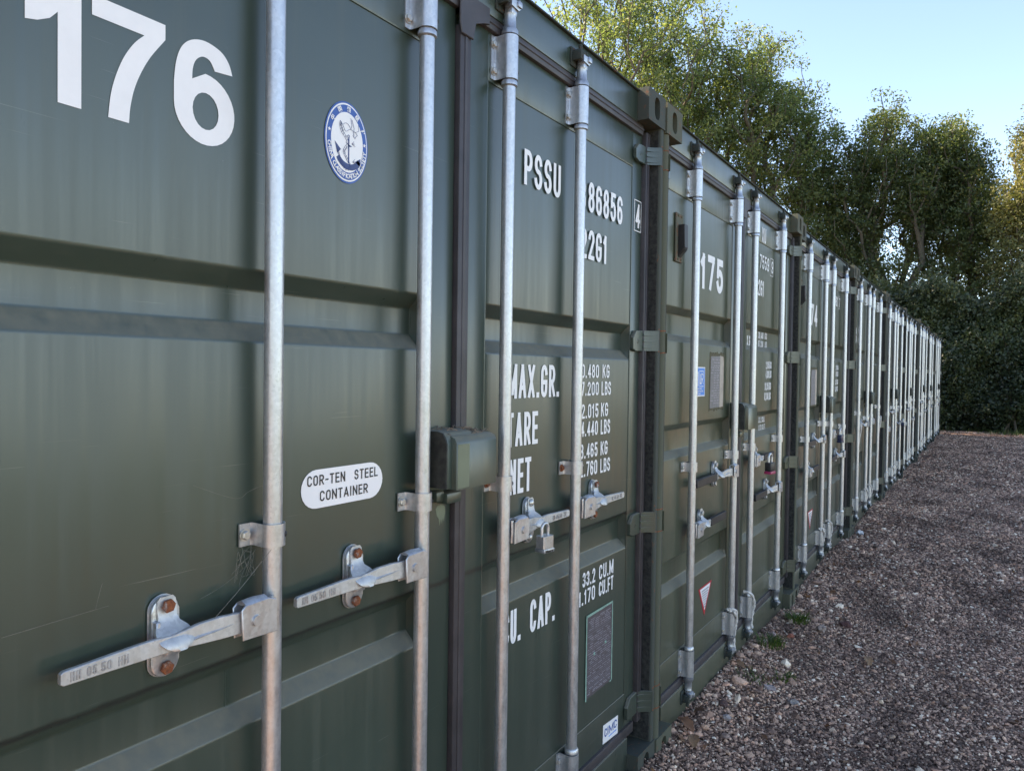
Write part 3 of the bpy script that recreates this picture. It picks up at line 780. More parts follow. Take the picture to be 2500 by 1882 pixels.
planes(C0, 'code_box', [rect(bx[0], bx[1], bx[2], bx[2]+w), rect(bx[0], bx[1], bx[3]-w, bx[3]), rect(bx[0], bx[0]+w, bx[2]+w, bx[3]-w), rect(bx[1]-w, bx[1], bx[2]+w, bx[3]-w)], DY-.0022, MT['white'])
B_ = .02
lettering(C0, [('MAX.GR.', 1.464, 1.754, Z(1.484), Z(1.582), .14), ('TARE', 1.462, 1.629, Z(1.347), Z(1.444), .14), ('NET', 1.476, 1.594, Z(1.211), Z(1.311), .14),
               ('30.480', 1.872, 2.030, Z(1.542), Z(1.588), .155), ('KG', 2.058, 2.113, Z(1.542), Z(1.589), .155), ('67.200', 1.872, 2.030, Z(1.483), Z(1.529), .155), ('LBS', 2.052, 2.127, Z(1.482), Z(1.530), .155),
               ('2.015', 1.906, 2.030, Z(1.407), Z(1.455), .155), ('KG', 2.050, 2.106, Z(1.408), Z(1.456), .155), ('4.440', 1.904, 2.028, Z(1.347), Z(1.396), .155), ('LBS', 2.050, 2.125, Z(1.346), Z(1.397), .155),
               ('28.465', 1.872, 2.028, Z(1.273), Z(1.322), .155), ('KG', 2.052, 2.107, Z(1.273), Z(1.322), .155), ('62.760', 1.872, 2.028, Z(1.212), Z(1.262), .155), ('LBS', 2.052, 2.129, Z(1.212), Z(1.261), .155),
               ('CU.', 1.456, 1.548, Z(.782), Z(.880), .14), ('CAP.', 1.600, 1.747, Z(.784), Z(.882), .14),
               ('33.2', 1.932, 2.026, Z(.838), Z(.888), .155), ('CU.M', 2.056, 2.170, Z(.837), Z(.888), .155), ('1.170', 1.906, 2.026, Z(.779), Z(.829), .155), ('CU.FT', 2.056, 2.172, Z(.778), Z(.829), .155)], yL-.0004, name='weight_lettering')
# rounded white label
def capsule(x0, x1, z0, z1, n=12):
    r = (z1-z0)/2; cz = (z0+z1)/2; return arc(x1-r, cz, r, r, -90, 90, n)+arc(x0+r, cz, r, r, 90, 270, n)
s_ = planes(C0, 'sticker', [capsule(.735, .964, Z(1.281), Z(1.359))], yL-.0004, MT['sticker'])
lettering(s_, [('COR-TEN  STEEL', .750, .948, Z(1.327), Z(1.348), .145), ('CONTAINER', .783, .918, Z(1.294), Z(1.315), .145)], yL-.0012, MT['ink'])
# maker's sticker
s_ = planes(C0, 'sticker', [[(2.102, Z(.238)), (2.227, Z(.229)), (2.226, Z(.296)), (2.103, Z(.305))]], DY-.0012, MT['sticker'])
lettering(s_, [('CI', 2.114, 2.145, Z(.258), Z(.288), .17), ('M', 2.151, 2.186, Z(.258), Z(.288), .14), ('C', 2.192, 2.215, Z(.258), Z(.288), .17)], DY-.0020, MT['blue'])
planes(s_, 'fine_print', [rect(2.150+.011*i, 2.158+.011*i, Z(.246), Z(.250)) for i in range(6)], DY-.0020, MT['ltblue'])
# metal data plate with its rim of touch-up paint
pz0, pz1 = Z(.447), Z(.733)
pl = planes(C0, 'data_plate', [rect(1.966, 2.166, pz0, pz1)], yL-.0012, MT['plate'], .0016)
planes(pl, 'paint_rim', [[(1.961, pz0-.004), (1.970, pz0-.006), (1.969, pz1+.001), (1.962, pz1+.004)], [(1.966, pz1-.006), (2.168, pz1-.003), (2.170, pz1+.004), (1.965, pz1+.003)], [(2.163, pz0+.004), (2.170, pz0), (2.170, pz1), (2.164, pz1-.004)], [(2.150, pz0-.001), (2.164, pz0-.002), (2.164, pz0+.004), (2.152, pz0+.003)]], yL-.0022, MT['mint'])
rows = []
zc = pz1-.018
random.seed(5)
while zc > pz0+.012:
    if random.random() < .22: rows.append(rect(1.972, 2.160, zc-.0006, zc))
    else:
        x = 1.974+random.random()*.03
        while x < 2.150:
            l = random.uniform(.008, .04); rows.append(rect(x, min(2.158, x+l), zc-.0022, zc)); x += l+random.uniform(.003, .012 if random.random() < .8 else .05)
    zc -= random.uniform(.0055, .0085)
planes(pl, 'engraving', rows, yL-.0016, MT['greyink'], .0004)
for x, z in ((2.026, .588), (2.114, .602)):
    m = MB(); m.dome(x, yL-.0012, Z(z), .0062, .003); link('rivet', m.mesh('rivet', 40), MT['mint'], pl)
# class society emblem: ellipse, ring of characters, anchor and coiled dragon
ex, ez, rx, rz = .848, Z(2.030), .0605, .0835
ye = yL-.0004
def ell(k, n=64, kx=None): return [(ex+rx*(kx or k)*math.cos(2*math.pi*i/n), ez+rz*k*math.sin(2*math.pi*i/n)) for i in range(n)]
em = planes(C0, 'emblem', [ell(1.0)], ye, MT['blue'])
planes(em, 'white_rim', [ell(.955)], ye-.0006, MT['white'])
planes(em, 'blue_ring', [ell(.915)], ye-.0012, MT['blue'])
planes(em, 'white_field', [ell(.735)], ye-.0018, MT['white'])
def ring_text(chars, a0, a1, k, size, y, bottom, mat, name):
    bm = bmesh.new(); n = len(chars)
    for i, ch in enumerate(chars):
        if ch == ' ': continue
        a = R(a0+(a1-a0)*i/max(1, n-1)); v, f = text_geo(ch, .03); lo, hi = v.min(0), v.max(0); v = v-(lo+hi)/2; v = v/max((hi-lo)[1], .3 if ord(ch) > 300 else .55)*size
        cx, cz = ex+rx*k*math.cos(a), ez+rz*k*math.sin(a)
        nx, nz = math.cos(a)/rx, math.sin(a)/rz; L = math.hypot(nx, nz); nx, nz = nx/L, nz/L
        if bottom: nx, nz = -nx, -nz
        tx, tz = nz, -nx
        q = [bm.verts.new((cx+p[0]*tx*1.0+p[1]*nx, y, cz+p[0]*tz+p[1]*nz)) for p in v]
        for t_ in f:
            try: bm.faces.new([q[j] for j in t_])
            except ValueError: pass
    return link(name, bm_mesh(bm, name), mat, em)
ring_text('中国船级社', 144, 28, .825, .0115, ye-.0020, False, MT['white'], 'ring_characters')
ring_text('CHINA CLASSIFICATION SOCIETY', 190, 350, .825, .0098, ye-.0020, True, MT['white'], 'ring_lettering')
def star(cx, cz, r): return [(cx+(r if i % 2 == 0 else r*.42)*math.sin(i*math.pi/5), cz+(r if i % 2 == 0 else r*.42)*math.cos(i*math.pi/5)) for i in range(10)]
planes(em, 'star', [star(ex-rx*.825*.985, ez+.015, .0045)], ye-.0020, MT['white']); planes(em, 'star', [star(ex+rx*.825*.985, ez+.006, .0045)], ye-.0020, MT['white'])
# anchor
ya = ye-.0024
E_ = lambda u, v: (ex+u*rx, ez+v*rz)
def strip(pts, w):
    """polyline of E_-space points drawn as a ribbon of quads"""
    P_ = [Vector(E_(*p)) for p in pts]; out = []
    for a, b in zip(P_, P_[1:]):
        d = (b-a); n = Vector((-d.y, d.x)).normalized()*w/2 if d.length > 0 else Vector((0, w)); out.append([tuple(a-n), tuple(b-n), tuple(b+n), tuple(a+n)])
    return out
anch = strip([(.06, .12), (.06, -.50)], .0032)+[[E_(-.10, .00), E_(.22, -.07), E_(.06, -.10), E_(.02, -.05)]]
anch += [[E_(.06+.62*math.cos(R(a)), -.27+.40*math.sin(R(a))), E_(.06+.62*math.cos(R(a+12)), -.27+.40*math.sin(R(a+12))), E_(.06+.46*math.cos(R(a+12)), -.24+.28*math.sin(R(a+12))), E_(.06+.46*math.cos(R(a)), -.24+.28*math.sin(R(a)))] for a in range(205, 330, 12)]
anch += [[E_(-.58, -.06), E_(-.30, -.22), E_(-.46, -.34)], [E_(.62, -.30), E_(.36, -.42), E_(.58, -.50)]]
anch += [[tuple(Vector(E_(.05+.055*math.cos(R(a)), .16+.04*math.sin(R(a))))) for a in (q, q+36)]+[tuple(Vector(E_(.05+.032*math.cos(R(a)), .16+.022*math.sin(R(a))))) for a in (q+36, q)] for q in range(0, 360, 36)]
planes(em, 'anchor', anch, ya, MT['navy'], .0003)
body = [(.30, .20), (.26, .32), (.10, .34), (-.08, .26), (-.20, .36), (-.34, .47), (-.36, .34), (-.28, .20), (-.12, .10), (-.02, -.02), (-.14, -.14), (-.20, -.26), (-.10, -.38), (.02, -.48), (.10, -.58), (-.05, -.62), (-.20, -.56), (-.32, -.44), (-.38, -.32), (-.48, -.22)]
def dense(pts, n=4):
    out = []
    for i in range(len(pts)-1):
        p0, p1, p2, p3 = [Vector(pts[min(max(i+j-1, 0), len(pts)-1)]) for j in range(4)]
        for q in range(n):
            u = q/n; out.append(tuple(.5*((2*p1)+(-p0+p2)*u+(2*p0-5*p1+4*p2-p3)*u*u+(-p0+3*p1-3*p2+p3)*u**3)))
    return out+[pts[-1]]
bd = dense(body); dr = strip(bd, .0006)
for i, (a, b) in enumerate(zip(bd[14:], bd[15:])):
    d = (Vector(b)-Vector(a)); n = Vector((-d.y, d.x)).normalized()
    wv = .075*(1-i/len(bd)*.6)
    q = Vector(a)+n*wv; q2 = Vector(b)+n*wv
    dr += strip([tuple(q), tuple(q2)], .0006)
    if i % 2 == 0: dr += strip([a, tuple(q)], .0005)+strip([tuple(q), tuple(q+n*.03+d*.4)], .0007)
dr += strip([(.28, .24), (.30, .40), (.20, .60)], .0007)+strip([(.14, .34), (.20, .46), (.14, .62)], .0007)+strip([(.34, .30), (.52, .38), (.50, .52)], .0006)
dr += strip([(.24, .22), (.34, .16), (.40, .22), (.46, .26), (.36, .32), (.26, .32)], .0007)+strip(dense([(-.22, .40), (-.10, .46), (.04, .44), (.14, .36)]), .0006)
for cx, cz in ((.30, .02), (.34, -.42)):
    for k in range(4): dr += strip([(cx-.10, cz-.02), (cx+.06*k/3, cz+.06-.04*k)], .0006)
planes(em, 'dragon', dr, ya-.0004, MT['navy'], .0003)

sm = [(1.150, 1.222), (1.156, 1.229), (1.172, 1.231), (1.184, 1.226), (1.188, 1.214), (1.185, 1.200), (1.182, 1.186), (1.179, 1.199), (1.175, 1.182), (1.171, 1.196), (1.166, 1.180), (1.162, 1.198), (1.154, 1.206)]
planes(C0, 'paint_smear', [[(a, Z(b)) for a, b in sm]], DY-.0004, MT['sage'], .0004)
# ---- 175: number, codes, stickers, vent
def Z1(v): return v-CDZ[1]
lettering(C1, [('175', .602, .936, Z1(1.955), Z1(2.122), .20)], yL, name='door_number')
lettering(C1, [('XU', 1.640, 1.730, Z1(2.324), Z1(2.412), .14), ('7559', 1.603, 1.812, Z1(2.172), Z1(2.252), .14), ('9', 1.868, 1.912, Z1(2.172), Z1(2.246), .15), ('22G1', 1.540, 1.700, Z1(2.014), Z1(2.106), .14)], yF-.001, name='container_code')
bx = (1.855, 1.926, Z1(2.156), Z1(2.262))
planes(C1, 'code_box', [rect(bx[0], bx[1], bx[2], bx[2]+w), rect(bx[0], bx[1], bx[3]-w, bx[3]), rect(bx[0], bx[0]+w, bx[2]+w, bx[3]-w), rect(bx[1]-w, bx[1], bx[2]+w, bx[3]-w)], yL-.001, MT['white'])
yG = DY+.003+.033-.0012
gx = -.085
lettering(C1, [('X.GR', 1.358+.145, 1.455+.145, Z1(1.722), Z1(1.782), .155), ('30,480', 1.60+.145, 1.715+.145, Z1(1.775), Z1(1.815), .155), ('KGS', 1.745+.145, 1.800+.145, Z1(1.775), Z1(1.815), .155), ('67,200', 1.60+.145, 1.715+.145, Z1(1.725), Z1(1.763), .155), ('LBS', 1.745+.145, 1.800+.145, Z1(1.725), Z1(1.763), .155)], yG, name='weight_lettering')
def weights(c, x, z, dy):
    lettering(c, [('2,185', x, x+.075, z+.188, z+.232, .155), ('KGS', x+.085, x+.135, z+.188, z+.232, .155), ('4,820', x, x+.075, z+.132, z+.178, .155), ('LBS', x+.085, x+.135, z+.132, z+.178, .155),
                  ('28,295', x-.018, x+.068, z+.060, z+.106, .155), ('KGS', x+.078, x+.130, z+.060, z+.106, .155), ('62,380', x-.022, x+.066, z, z+.046, .155), ('LBS', x+.078, x+.128, z, z+.046, .155)], dy, name='weight_lettering')
weights(C1, 1.802, Z1(1.408), yL)
lettering(C1, [('33.2', 1.785, 1.855, Z1(1.270), Z1(1.305), .155), ('CU.M.', 1.868, 1.928, Z1(1.270), Z1(1.305), .155), ('1,173', 1.785, 1.855, Z1(1.224), Z1(1.258), .155), ('CU.FT.', 1.868, 1.950, Z1(1.224), Z1(1.258), .155)], yG, name='capacity_lettering')
s_ = planes(C1, 'sticker', [rect(.568, .690, Z1(1.456), Z1(1.592))], yL, MT['white'])
planes(s_, 'blue_field', [rect(.574, .684, Z1(1.461), Z1(1.587))], yL-.0007, MT['ltblue'])
q0, q1, q2, q3 = .606, .668, Z1(1.502), Z1(1.574); ww = .003
planes(s_, 'logo_frame', [rect(q0, q1, q3-ww, q3), rect(q0, q0+ww, q2, q3-ww), rect(q0, q1, q2-.001, q2+.002), rect(q1-ww, q1, q3-.02, q3-ww)], yL-.0014, MT['white'])
lettering(s_, [('L', .616, .636, Z1(1.512), Z1(1.560), .155), ('R', .634, .664, Z1(1.512), Z1(1.562), .1), ('CONTAINER', .584, .640, Z1(1.488), Z1(1.4965), .17), ('CERTIFICATION', .584, .660, Z1(1.476), Z1(1.4845), .17), ('SCHEME', .584, .625, Z1(1.464), Z1(1.4725), .17)], yL-.0014)
planes(s_, 'side_print', [rect(.585, .595, Z1(1.504+.0085*i), Z1(1.510+.0085*i)) for i in range(8)], yL-.0014, MT['white'])
def old_plate(c, zf, x0=.765, x1=.975, z0=1.395, z1=1.655, seed=3):
    rd = random.Random(seed)
    rough = []
    n = 16
    rough += [(x0-.006+(x1-x0+.012)*i/n, z0-.010+rd.uniform(-.006, .006)) for i in range(n+1)]
    rough += [(x1+.008+rd.uniform(-.004, .004), z0+(z1-z0)*i/n) for i in range(1, n)]
    rough += [(x1+.006-(x1-x0+.012)*i/n, z1+.010+rd.uniform(-.006, .006)) for i in range(n+1)]
    rough += [(x0-.008, z1-.05), (x0-.008, z0+.05)]
    o = planes(c, 'data_plate', [[(a, zf(b)) for a, b in rough]], yL, MT['brownedge'], .001)
    planes(o, 'plate_sheet', [[(x0, zf(z0)), (x1-.062, zf(z0+.002)), (x1-.062, zf(z1-.006)), (x0+.006, zf(z1-.010))]], yL-.0010, MT['plate2'])
    planes(o, 'tape', [[(x1-.061, zf(z0+.001)), (x1-.004, zf(z0+.004)), (x1-.002, zf(z1-.03)), (x1-.010, zf(z1-.008)), (x1-.061, zf(z1-.004))]], yL-.0012, MT['cream'])
    rr = []; z_ = z1-.022
    while z_ > z0+.012:
        x = x0+rd.choice((.006, .02, .05))
        while x < x1-.075:
            l = rd.uniform(.012, .045); rr.append(rect(x, min(x1-.066, x+l), zf(z_-.0042), zf(z_))); x += l+rd.uniform(.004, .02)
        z_ -= rd.uniform(.009, .016)
    planes(o, 'plate_print', rr, yL-.0018, MT['greyink'])
    return o
old_plate(C1, Z1)
def tri_sticker(c, zf, dx=0, dz=0):
    s_ = planes(c, 'sticker', [[(.655+dx, zf(.548)+dz), (.744+dx, zf(.403)+dz), (.848+dx, zf(.551)+dz)]], yL, MT['red'])
    planes(s_, 'white_field', [[(.676+dx, zf(.541)+dz), (.745+dx, zf(.428)+dz), (.826+dx, zf(.543)+dz)]], yL-.0007, MT['white'])
    rr = []
    for i in range(8):
        z_ = .530-.0115*i; hw = .052*(1-i/9.2); cx = .7485-.0004*i
        x = cx-hw; rd = random.Random(i)
        while x < cx+hw-.004:
            l = rd.uniform(.006, .018); rr.append(rect(x+dx, min(cx+hw, x+l)+dx, zf(z_-.006)+dz, zf(z_)+dz)); x += l+.004
    planes(s_, 'fine_print', rr, yL-.0014, MT['greyink'])
tri_sticker(C1, Z1)
def vent(c, zf, P):
    def vm():
        m = MB(); x0, x1 = .262, .345
        m.box(x0, x1, DY-.006, DY+.001, zf(2.032), zf(2.238), .002)
        return m.mesh('vent', 40)
    o = link('vent', vm(), MT['vplate'], c)
    m = MB(); x0, x1 = .286, .326
    prof = [(DY-.006, zf(2.188)), (.028, zf(2.189)), (.026, zf(2.092)), (DY-.006, zf(2.056))]
    m.prism(prof, x0, x1, .002, ax='x'); link('vent_hood', m.mesh('vent_hood', 30), MT['rubber'], o)
    m = MB()
    for i in range(9):
        t_ = (i+.5)/9; y = .027+(DY-.033)*t_; z = zf(2.089)+(zf(2.057)-zf(2.089))*t_
        m.box(x0+.004, x1-.004, y-.0008, y+.0008, z-.006, z+.001)
    link('vent_slat', m.mesh('vent_slat', None), MT['black'], o)
    for x in (.285, .322):
        for z in (2.044, 2.226): m = MB(); m.dome(x, DY-.006, zf(z), .005, .004); link('rivet', m.mesh('rivet', 40), MT['brownedge'], o)
vent(C1, Z1, MT['paint175'])

# ---- 174, 173 and the rest
Z2 = lambda v: v-CDZ[2]
lettering(C2, [('174', .590, .928, Z2(1.936), Z2(2.101), .20)], yL, name='door_number')
vent(C2, Z2, MT['paint174']); tri_sticker(C2, Z2, .075, -.030); old_plate(C2, Z2, .745, .965, 1.33, 1.61, 8)
weights(C2, 1.80, Z2(1.42), yL)
lettering(C2, [('2861', 1.60, 1.80, Z2(2.16), Z2(2.25), .14), ('7', 1.868, 1.912, Z2(2.165), Z2(2.245), .15)], yF-.001, name='container_code')
bx = (1.855, 1.926, Z2(2.150), Z2(2.262))
planes(C2, 'code_box', [rect(bx[0], bx[1], bx[2], bx[2]+w), rect(bx[0], bx[1], bx[3]-w, bx[3]), rect(bx[0], bx[0]+w, bx[2]+w, bx[3]-w), rect(bx[1]-w, bx[1], bx[2]+w, bx[3]-w)], yL-.001, MT['white'])
Z3 = lambda v: v-CDZ[3]
lettering(C3, [('173', .165, .492, Z3(1.885), Z3(2.050), .20)], yL, name='door_number')
for k in (3, 4, 5): weights(CT[k], 1.66, 1.42, yL)

# ------------------------------------------------------------------ padlocks
def padlock(loc, label, body, base, stripe=None, k=1.0, rot=0, layered=False):
    t = thing('padlock', label, 'padlock', loc, 'padlocks on the door handles'); t.rotation_euler = (0, 0, rot); t.scale = (k, k, k)
    m = MB()
    if layered:
        for i in range(11): m.prism([(-.0215, -.012), (-.0175, -.0155), (.0175, -.0155), (.0215, -.012), (.0215, .012), (.0175, .0155), (-.0175, .0155), (-.0215, .012)], -.030+i*.003+.0003, -.030+i*.003+.0028, ax='z')
        m.box(-.018, .018, -.013, .013, -.030, .002)
    else: m.box(-.021, .021, -.012, .012, -.030, .003, .003, 2)
    link('lock_body', m.mesh('lock_body', 40), body, t)
    m = MB(); m.tube([(-.013, 0, -.004), (-.013, 0, .022)]+[(-.013*math.cos(R(a)), 0, .022+.013*math.sin(R(a))) for a in range(15, 181, 15)]+[(.013, 0, -.004)], .0042, 10)
    link('shackle', m.mesh('shackle', 50), MT['galv'], t)
    m = MB(); m.box(-.0225, .0225, -.0165 if layered else -.0135, .0165 if layered else .0135, -.041, -.0302, .002, 2)
    b_ = link('lock_base', m.mesh('lock_base', 40), base, t)
    return t, b_
pk, pb_ = padlock((CP[0]+r_[0]*0+1.531, CDY[0]-.024, 1.098), 'silver laminated padlock hanging from a handle of the nearest container', MT['galv'], MT['dullzinc'], k=1.05, rot=R(-8), layered=True)
font_lettering(pb_, [('Master', -.016, .016, -.0395, -.0325, .05)], -.0172, MT['ink'])
padlock((CP[1]+STYLE_B['rods'][2]+.222, CDY[1]-.022, 1.058), 'black padlock with pink base on the olive container', MT['rubber'], MT['pink'], k=1.5, rot=R(-10))
padlock((CP[2]+STYLE_B['rods'][2]+.20, CDY[2]-.022, 1.055), 'dark navy padlock on the container marked 174', MT['navylock'], MT['navylock'], k=1.55, rot=R(-6))
padlock((CP[4]+STYLE_B['rods'][3]-.16, CDY[4]-.03, .895), 'small dark padlock on the fifth container in the row', MT['navylock'], MT['rubber'], k=1.5)

# ------------------------------------------------------------------ ropes tied round the bottom guides
def twisted(pts, r=.0062, turns=60):
    pts = dense3(pts, 6); m = MB()
    for ph in (0, math.pi):
        q = []
        L = 0
        for i, p in enumerate(pts):
            if i: L += (p-pts[i-1]).length
            d = (pts[min(i+1, len(pts)-1)]-pts[max(i-1, 0)]).normalized(); a = d.orthogonal().normalized(); b = d.cross(a)
            th = L/.012+ph; q.append(p+(a*math.cos(th)+b*math.sin(th))*r*.55)
        m.tube(q, r*.72, 6)
    return m.mesh('rope', 60)
def dense3(pts, n):
    pts = [Vector(p) for p in pts]; out = []
    for i in range(len(pts)-1):
        p0, p1, p2, p3 = [pts[min(max(i+j-1, 0), len(pts)-1)] for j in range(4)]
        for q in range(n):
            u = q/n; out.append(.5*((2*p1)+(-p0+p2)*u+(2*p0-5*p1+4*p2-p3)*u*u+(-p0+3*p1-3*p2+p3)*u**3))
    out.append(pts[-1]); return out
LOOPS = [[(-.030, .012, .35), (-.016, -.016, .352), (.012, -.026, .332), (.024, -.018, .300), (.028, -.008, .24), (.030, -.004, .18), (.030, -.010, .140), (.022, -.014, .148), (.024, -.012, .20), (.012, -.026, .285), (-.006, -.030, .318), (-.022, -.018, .345)],
         [(-.034, .018, .362), (-.024, -.010, .36), (-.004, -.026, .335), (.020, -.028, .288), (.029, -.020, .25), (.031, -.012, .19), (.028, -.016, .150)]]
n_rope = 0
ord_ = ['olive container', 'container marked 174', 'container with hanging handles', 'fifth container in the row', 'sixth container in the row', 'seventh container in the row']
for k in (1, 2, 3, 4, 5, 6):
    for j, ri in enumerate((1, 2)):
        o = link('rope', cached(('rope', j), lambda: twisted(LOOPS[j])), MT['rope'], None, (CP[k]+STYLE_B['rods'][ri], CDY[k]+.026, CDZ[k]))
        tag(o, ('off-white rope looped round the left middle rod foot of the ' if j == 0 else 'off-white rope hanging round the right middle rod foot of the ')+ord_[k-1], 'rope', 'ropes tied round the rod feet')

# ------------------------------------------------------------------ ground
def smoothst(a, b, x): t = np.clip((x-a)/(b-a), 0, 1); return t*t*(3-2*t)
def hgt(X, Y):
    X = np.asarray(X, float); Y = np.asarray(Y, float)
    near = 1-smoothst(-.75, .0, -np.abs(Y+.05)+0)*0
    bank = np.exp(-np.clip(-Y, 0, 9)/.33)
    h = .022+.030*bank*(.7+.5*np.sin(X*1.9+.6))*np.exp(-np.clip(X-6, 0, 99)/8)
    h += .030*np.exp(-((X+.15)/.35)**2-((Y+.02)/.22)**2)+.028*np.exp(-((X-1.15)/.7)**2-((Y+.02)/.20)**2)
    h += .008*np.sin(X*2.3+Y*1.7)*np.sin(Y*2.9-X*.8)+.005*np.sin(X*5.1)*np.sin(Y*6.3)
    return h-.004
def gravel_ground():
    m, nt, b = nmat('gravel_bed')
    v = N(nt, 'ShaderNodeTexVoronoi'); v.inputs['Scale'].default_value = 75
    g = N(nt, 'ShaderNodeNewGeometry'); nt.links.new(g.outputs['Position'], v.inputs['Vector'])
    sx = N(nt, 'ShaderNodeSeparateColor'); nt.links.new(v.outputs['Color'], sx.inputs[0])
    c = ramp(nt, sx.outputs[0], [(0, (.085, .053, .039)), (.35, (.19, .118, .087)), (.6, (.31, .20, .148)), (.8, (.46, .305, .22)), (1, (.62, .45, .34))]).outputs[0]
    big = pos_noise(nt, ns=.9, detail=4)
    dk = ramp(nt, big.outputs['Fac'], [(.35, (.65, .62, .60)), (.65, (1, 1, 1))]).outputs[0]
    c = mix(nt, 1.0, c, dk, 'MULTIPLY'); nt.links.new(c, b.inputs['Base Color']); b.inputs['Roughness'].default_value = .95
    bump(nt, b, v.outputs['Distance'], .9, .012)
    return m
MT['gravel'] = gravel_ground()
def grid_mesh(xs, ys, name, f):
    X, Y = np.meshgrid(xs, ys, indexing='ij'); Zg = f(X, Y); n, k = X.shape
    v = np.stack([X, Y, Zg], -1).reshape(-1, 3)
    i = np.arange(n-1)[:, None]*k+np.arange(k-1)[None, :]
    fc = np.stack([i, i+k, i+k+1, i+1], -1).reshape(-1, 4)
    me = bpy.data.meshes.new(name); me.from_pydata(v.tolist(), [], fc.tolist()); me.update()
    for p in me.polygons: p.use_smooth = True
    return me
xs = np.concatenate([[-300, -80, -30, -12], np.arange(-6, 23, .12), [26, 32, 45, 80, 150, 400]]); ys = np.concatenate([[-400, -120, -50, -25, -14, -9], np.arange(-6, .5, .08), [.8, 2, 6.5, 15, 40, 120, 400]])
def gh(X, Y):
    h = hgt(np.clip(X, -6, 23), np.clip(Y, -6, .5)); return np.where((X < -6) | (X > 23) | (Y < -6) | (Y > .45), .01, h)-.006
def bounce_lawn_mat():
    m, nt, b = nmat('bounce_grass'); n = pos_noise(nt, ns=3, detail=8, rough=.75); nt.links.new(ramp(nt, n.outputs['Fac'], [(.3, (.030, .045, .016)), (.55, (.055, .078, .026)), (.75, (.095, .10, .040))]).outputs[0], b.inputs['Base Color']); b.inputs['Roughness'].default_value = .95; bump(nt, b, n.outputs['Fac'], .8, .05); return m
MT['bounce_lawn'] = bounce_lawn_mat()
lx = np.linspace(-70, 20.6, 120); ly = np.concatenate([np.linspace(-70, -12, 10), np.linspace(-11, -4.3, 24)])
link('bounce_grass_field', grid_mesh(lx, ly, 'bounce_grass_field', lambda X, Y: .030+.018*np.sin(X*1.1)*np.sin(Y*1.7)-.05*np.exp(-(Y+4.3)**2/.04)), MT['bounce_lawn'], None, kind='structure')  # unseen grass sheet, added to darken and green what the doors reflect
gr = link('ground', grid_mesh(xs, ys, 'ground', gh), MT['gravel'], None, kind='structure')

# stones: six low pebbles, scattered by a geometry-node group over points with their own size, turn and kind
def stone_mat(name, stops):
    m, nt, b = nmat(name); oi = N(nt, 'ShaderNodeObjectInfo'); n = pos_noise(nt, ns=130, detail=3)
    c = ramp(nt, oi.outputs['Random'], stops).outputs[0]
    v = ramp(nt, n.outputs['Fac'], [(.3, (.72, .70, .70)), (.7, (1.12, 1.1, 1.08))]).outputs[0]
    c = mix(nt, 1, c, v, 'MULTIPLY')
    pt = pos_noise(nt, (1, 1.8, 1), ns=1.25, detail=5, rough=.65); pf = ramp(nt, pt.outputs['Fac'], [(.37, (.56, .52, .50)), (.54, (1.25, 1.22, 1.19))]).outputs[0]   # damp, dirty patches
    nt.links.new(mix(nt, 1, c, pf, 'MULTIPLY'), b.inputs['Base Color']); b.inputs['Roughness'].default_value = .88; return m
MT['stone'] = stone_mat('pebbles', [(0, (.090, .056, .042)), (.26, (.19, .114, .086)), (.50, (.34, .208, .155)), (.66, (.49, .313, .228)), (.79, (.64, .425, .312)), (.87, (.64, .345, .235)), (.94, (.78, .60, .45)), (1, (.86, .74, .60))])
def pebble(seed, flat_=.62, sub=1):
    bm = bmesh.new(); bmesh.ops.create_icosphere(bm, subdivisions=sub, radius=.5)
    rd = random.Random(seed); o = Vector((rd.random()*9, rd.random()*9, rd.random()*9)); s = (1, rd.uniform(.6, .95), flat_*rd.uniform(.75, 1.2))
    for v in bm.verts:
        d = v.co.normalized(); k = 1+.55*noise.noise(d*1.4+o)
        v.co = Vector((d.x*s[0], d.y*s[1], d.z*s[2]))*.5*k
    me = bpy.data.meshes.new('pebble'); bm.to_mesh(me); bm.free()
    for p in me.polygons: p.use_smooth = rd.random() < .0
    return me
pc = bpy.data.collections.new('pebble_kinds')
for i in range(8):
    po = bpy.data.objects.new('pebble', pebble(40+i)); po.data.materials.append(MT['stone']); pc.objects.link(po)
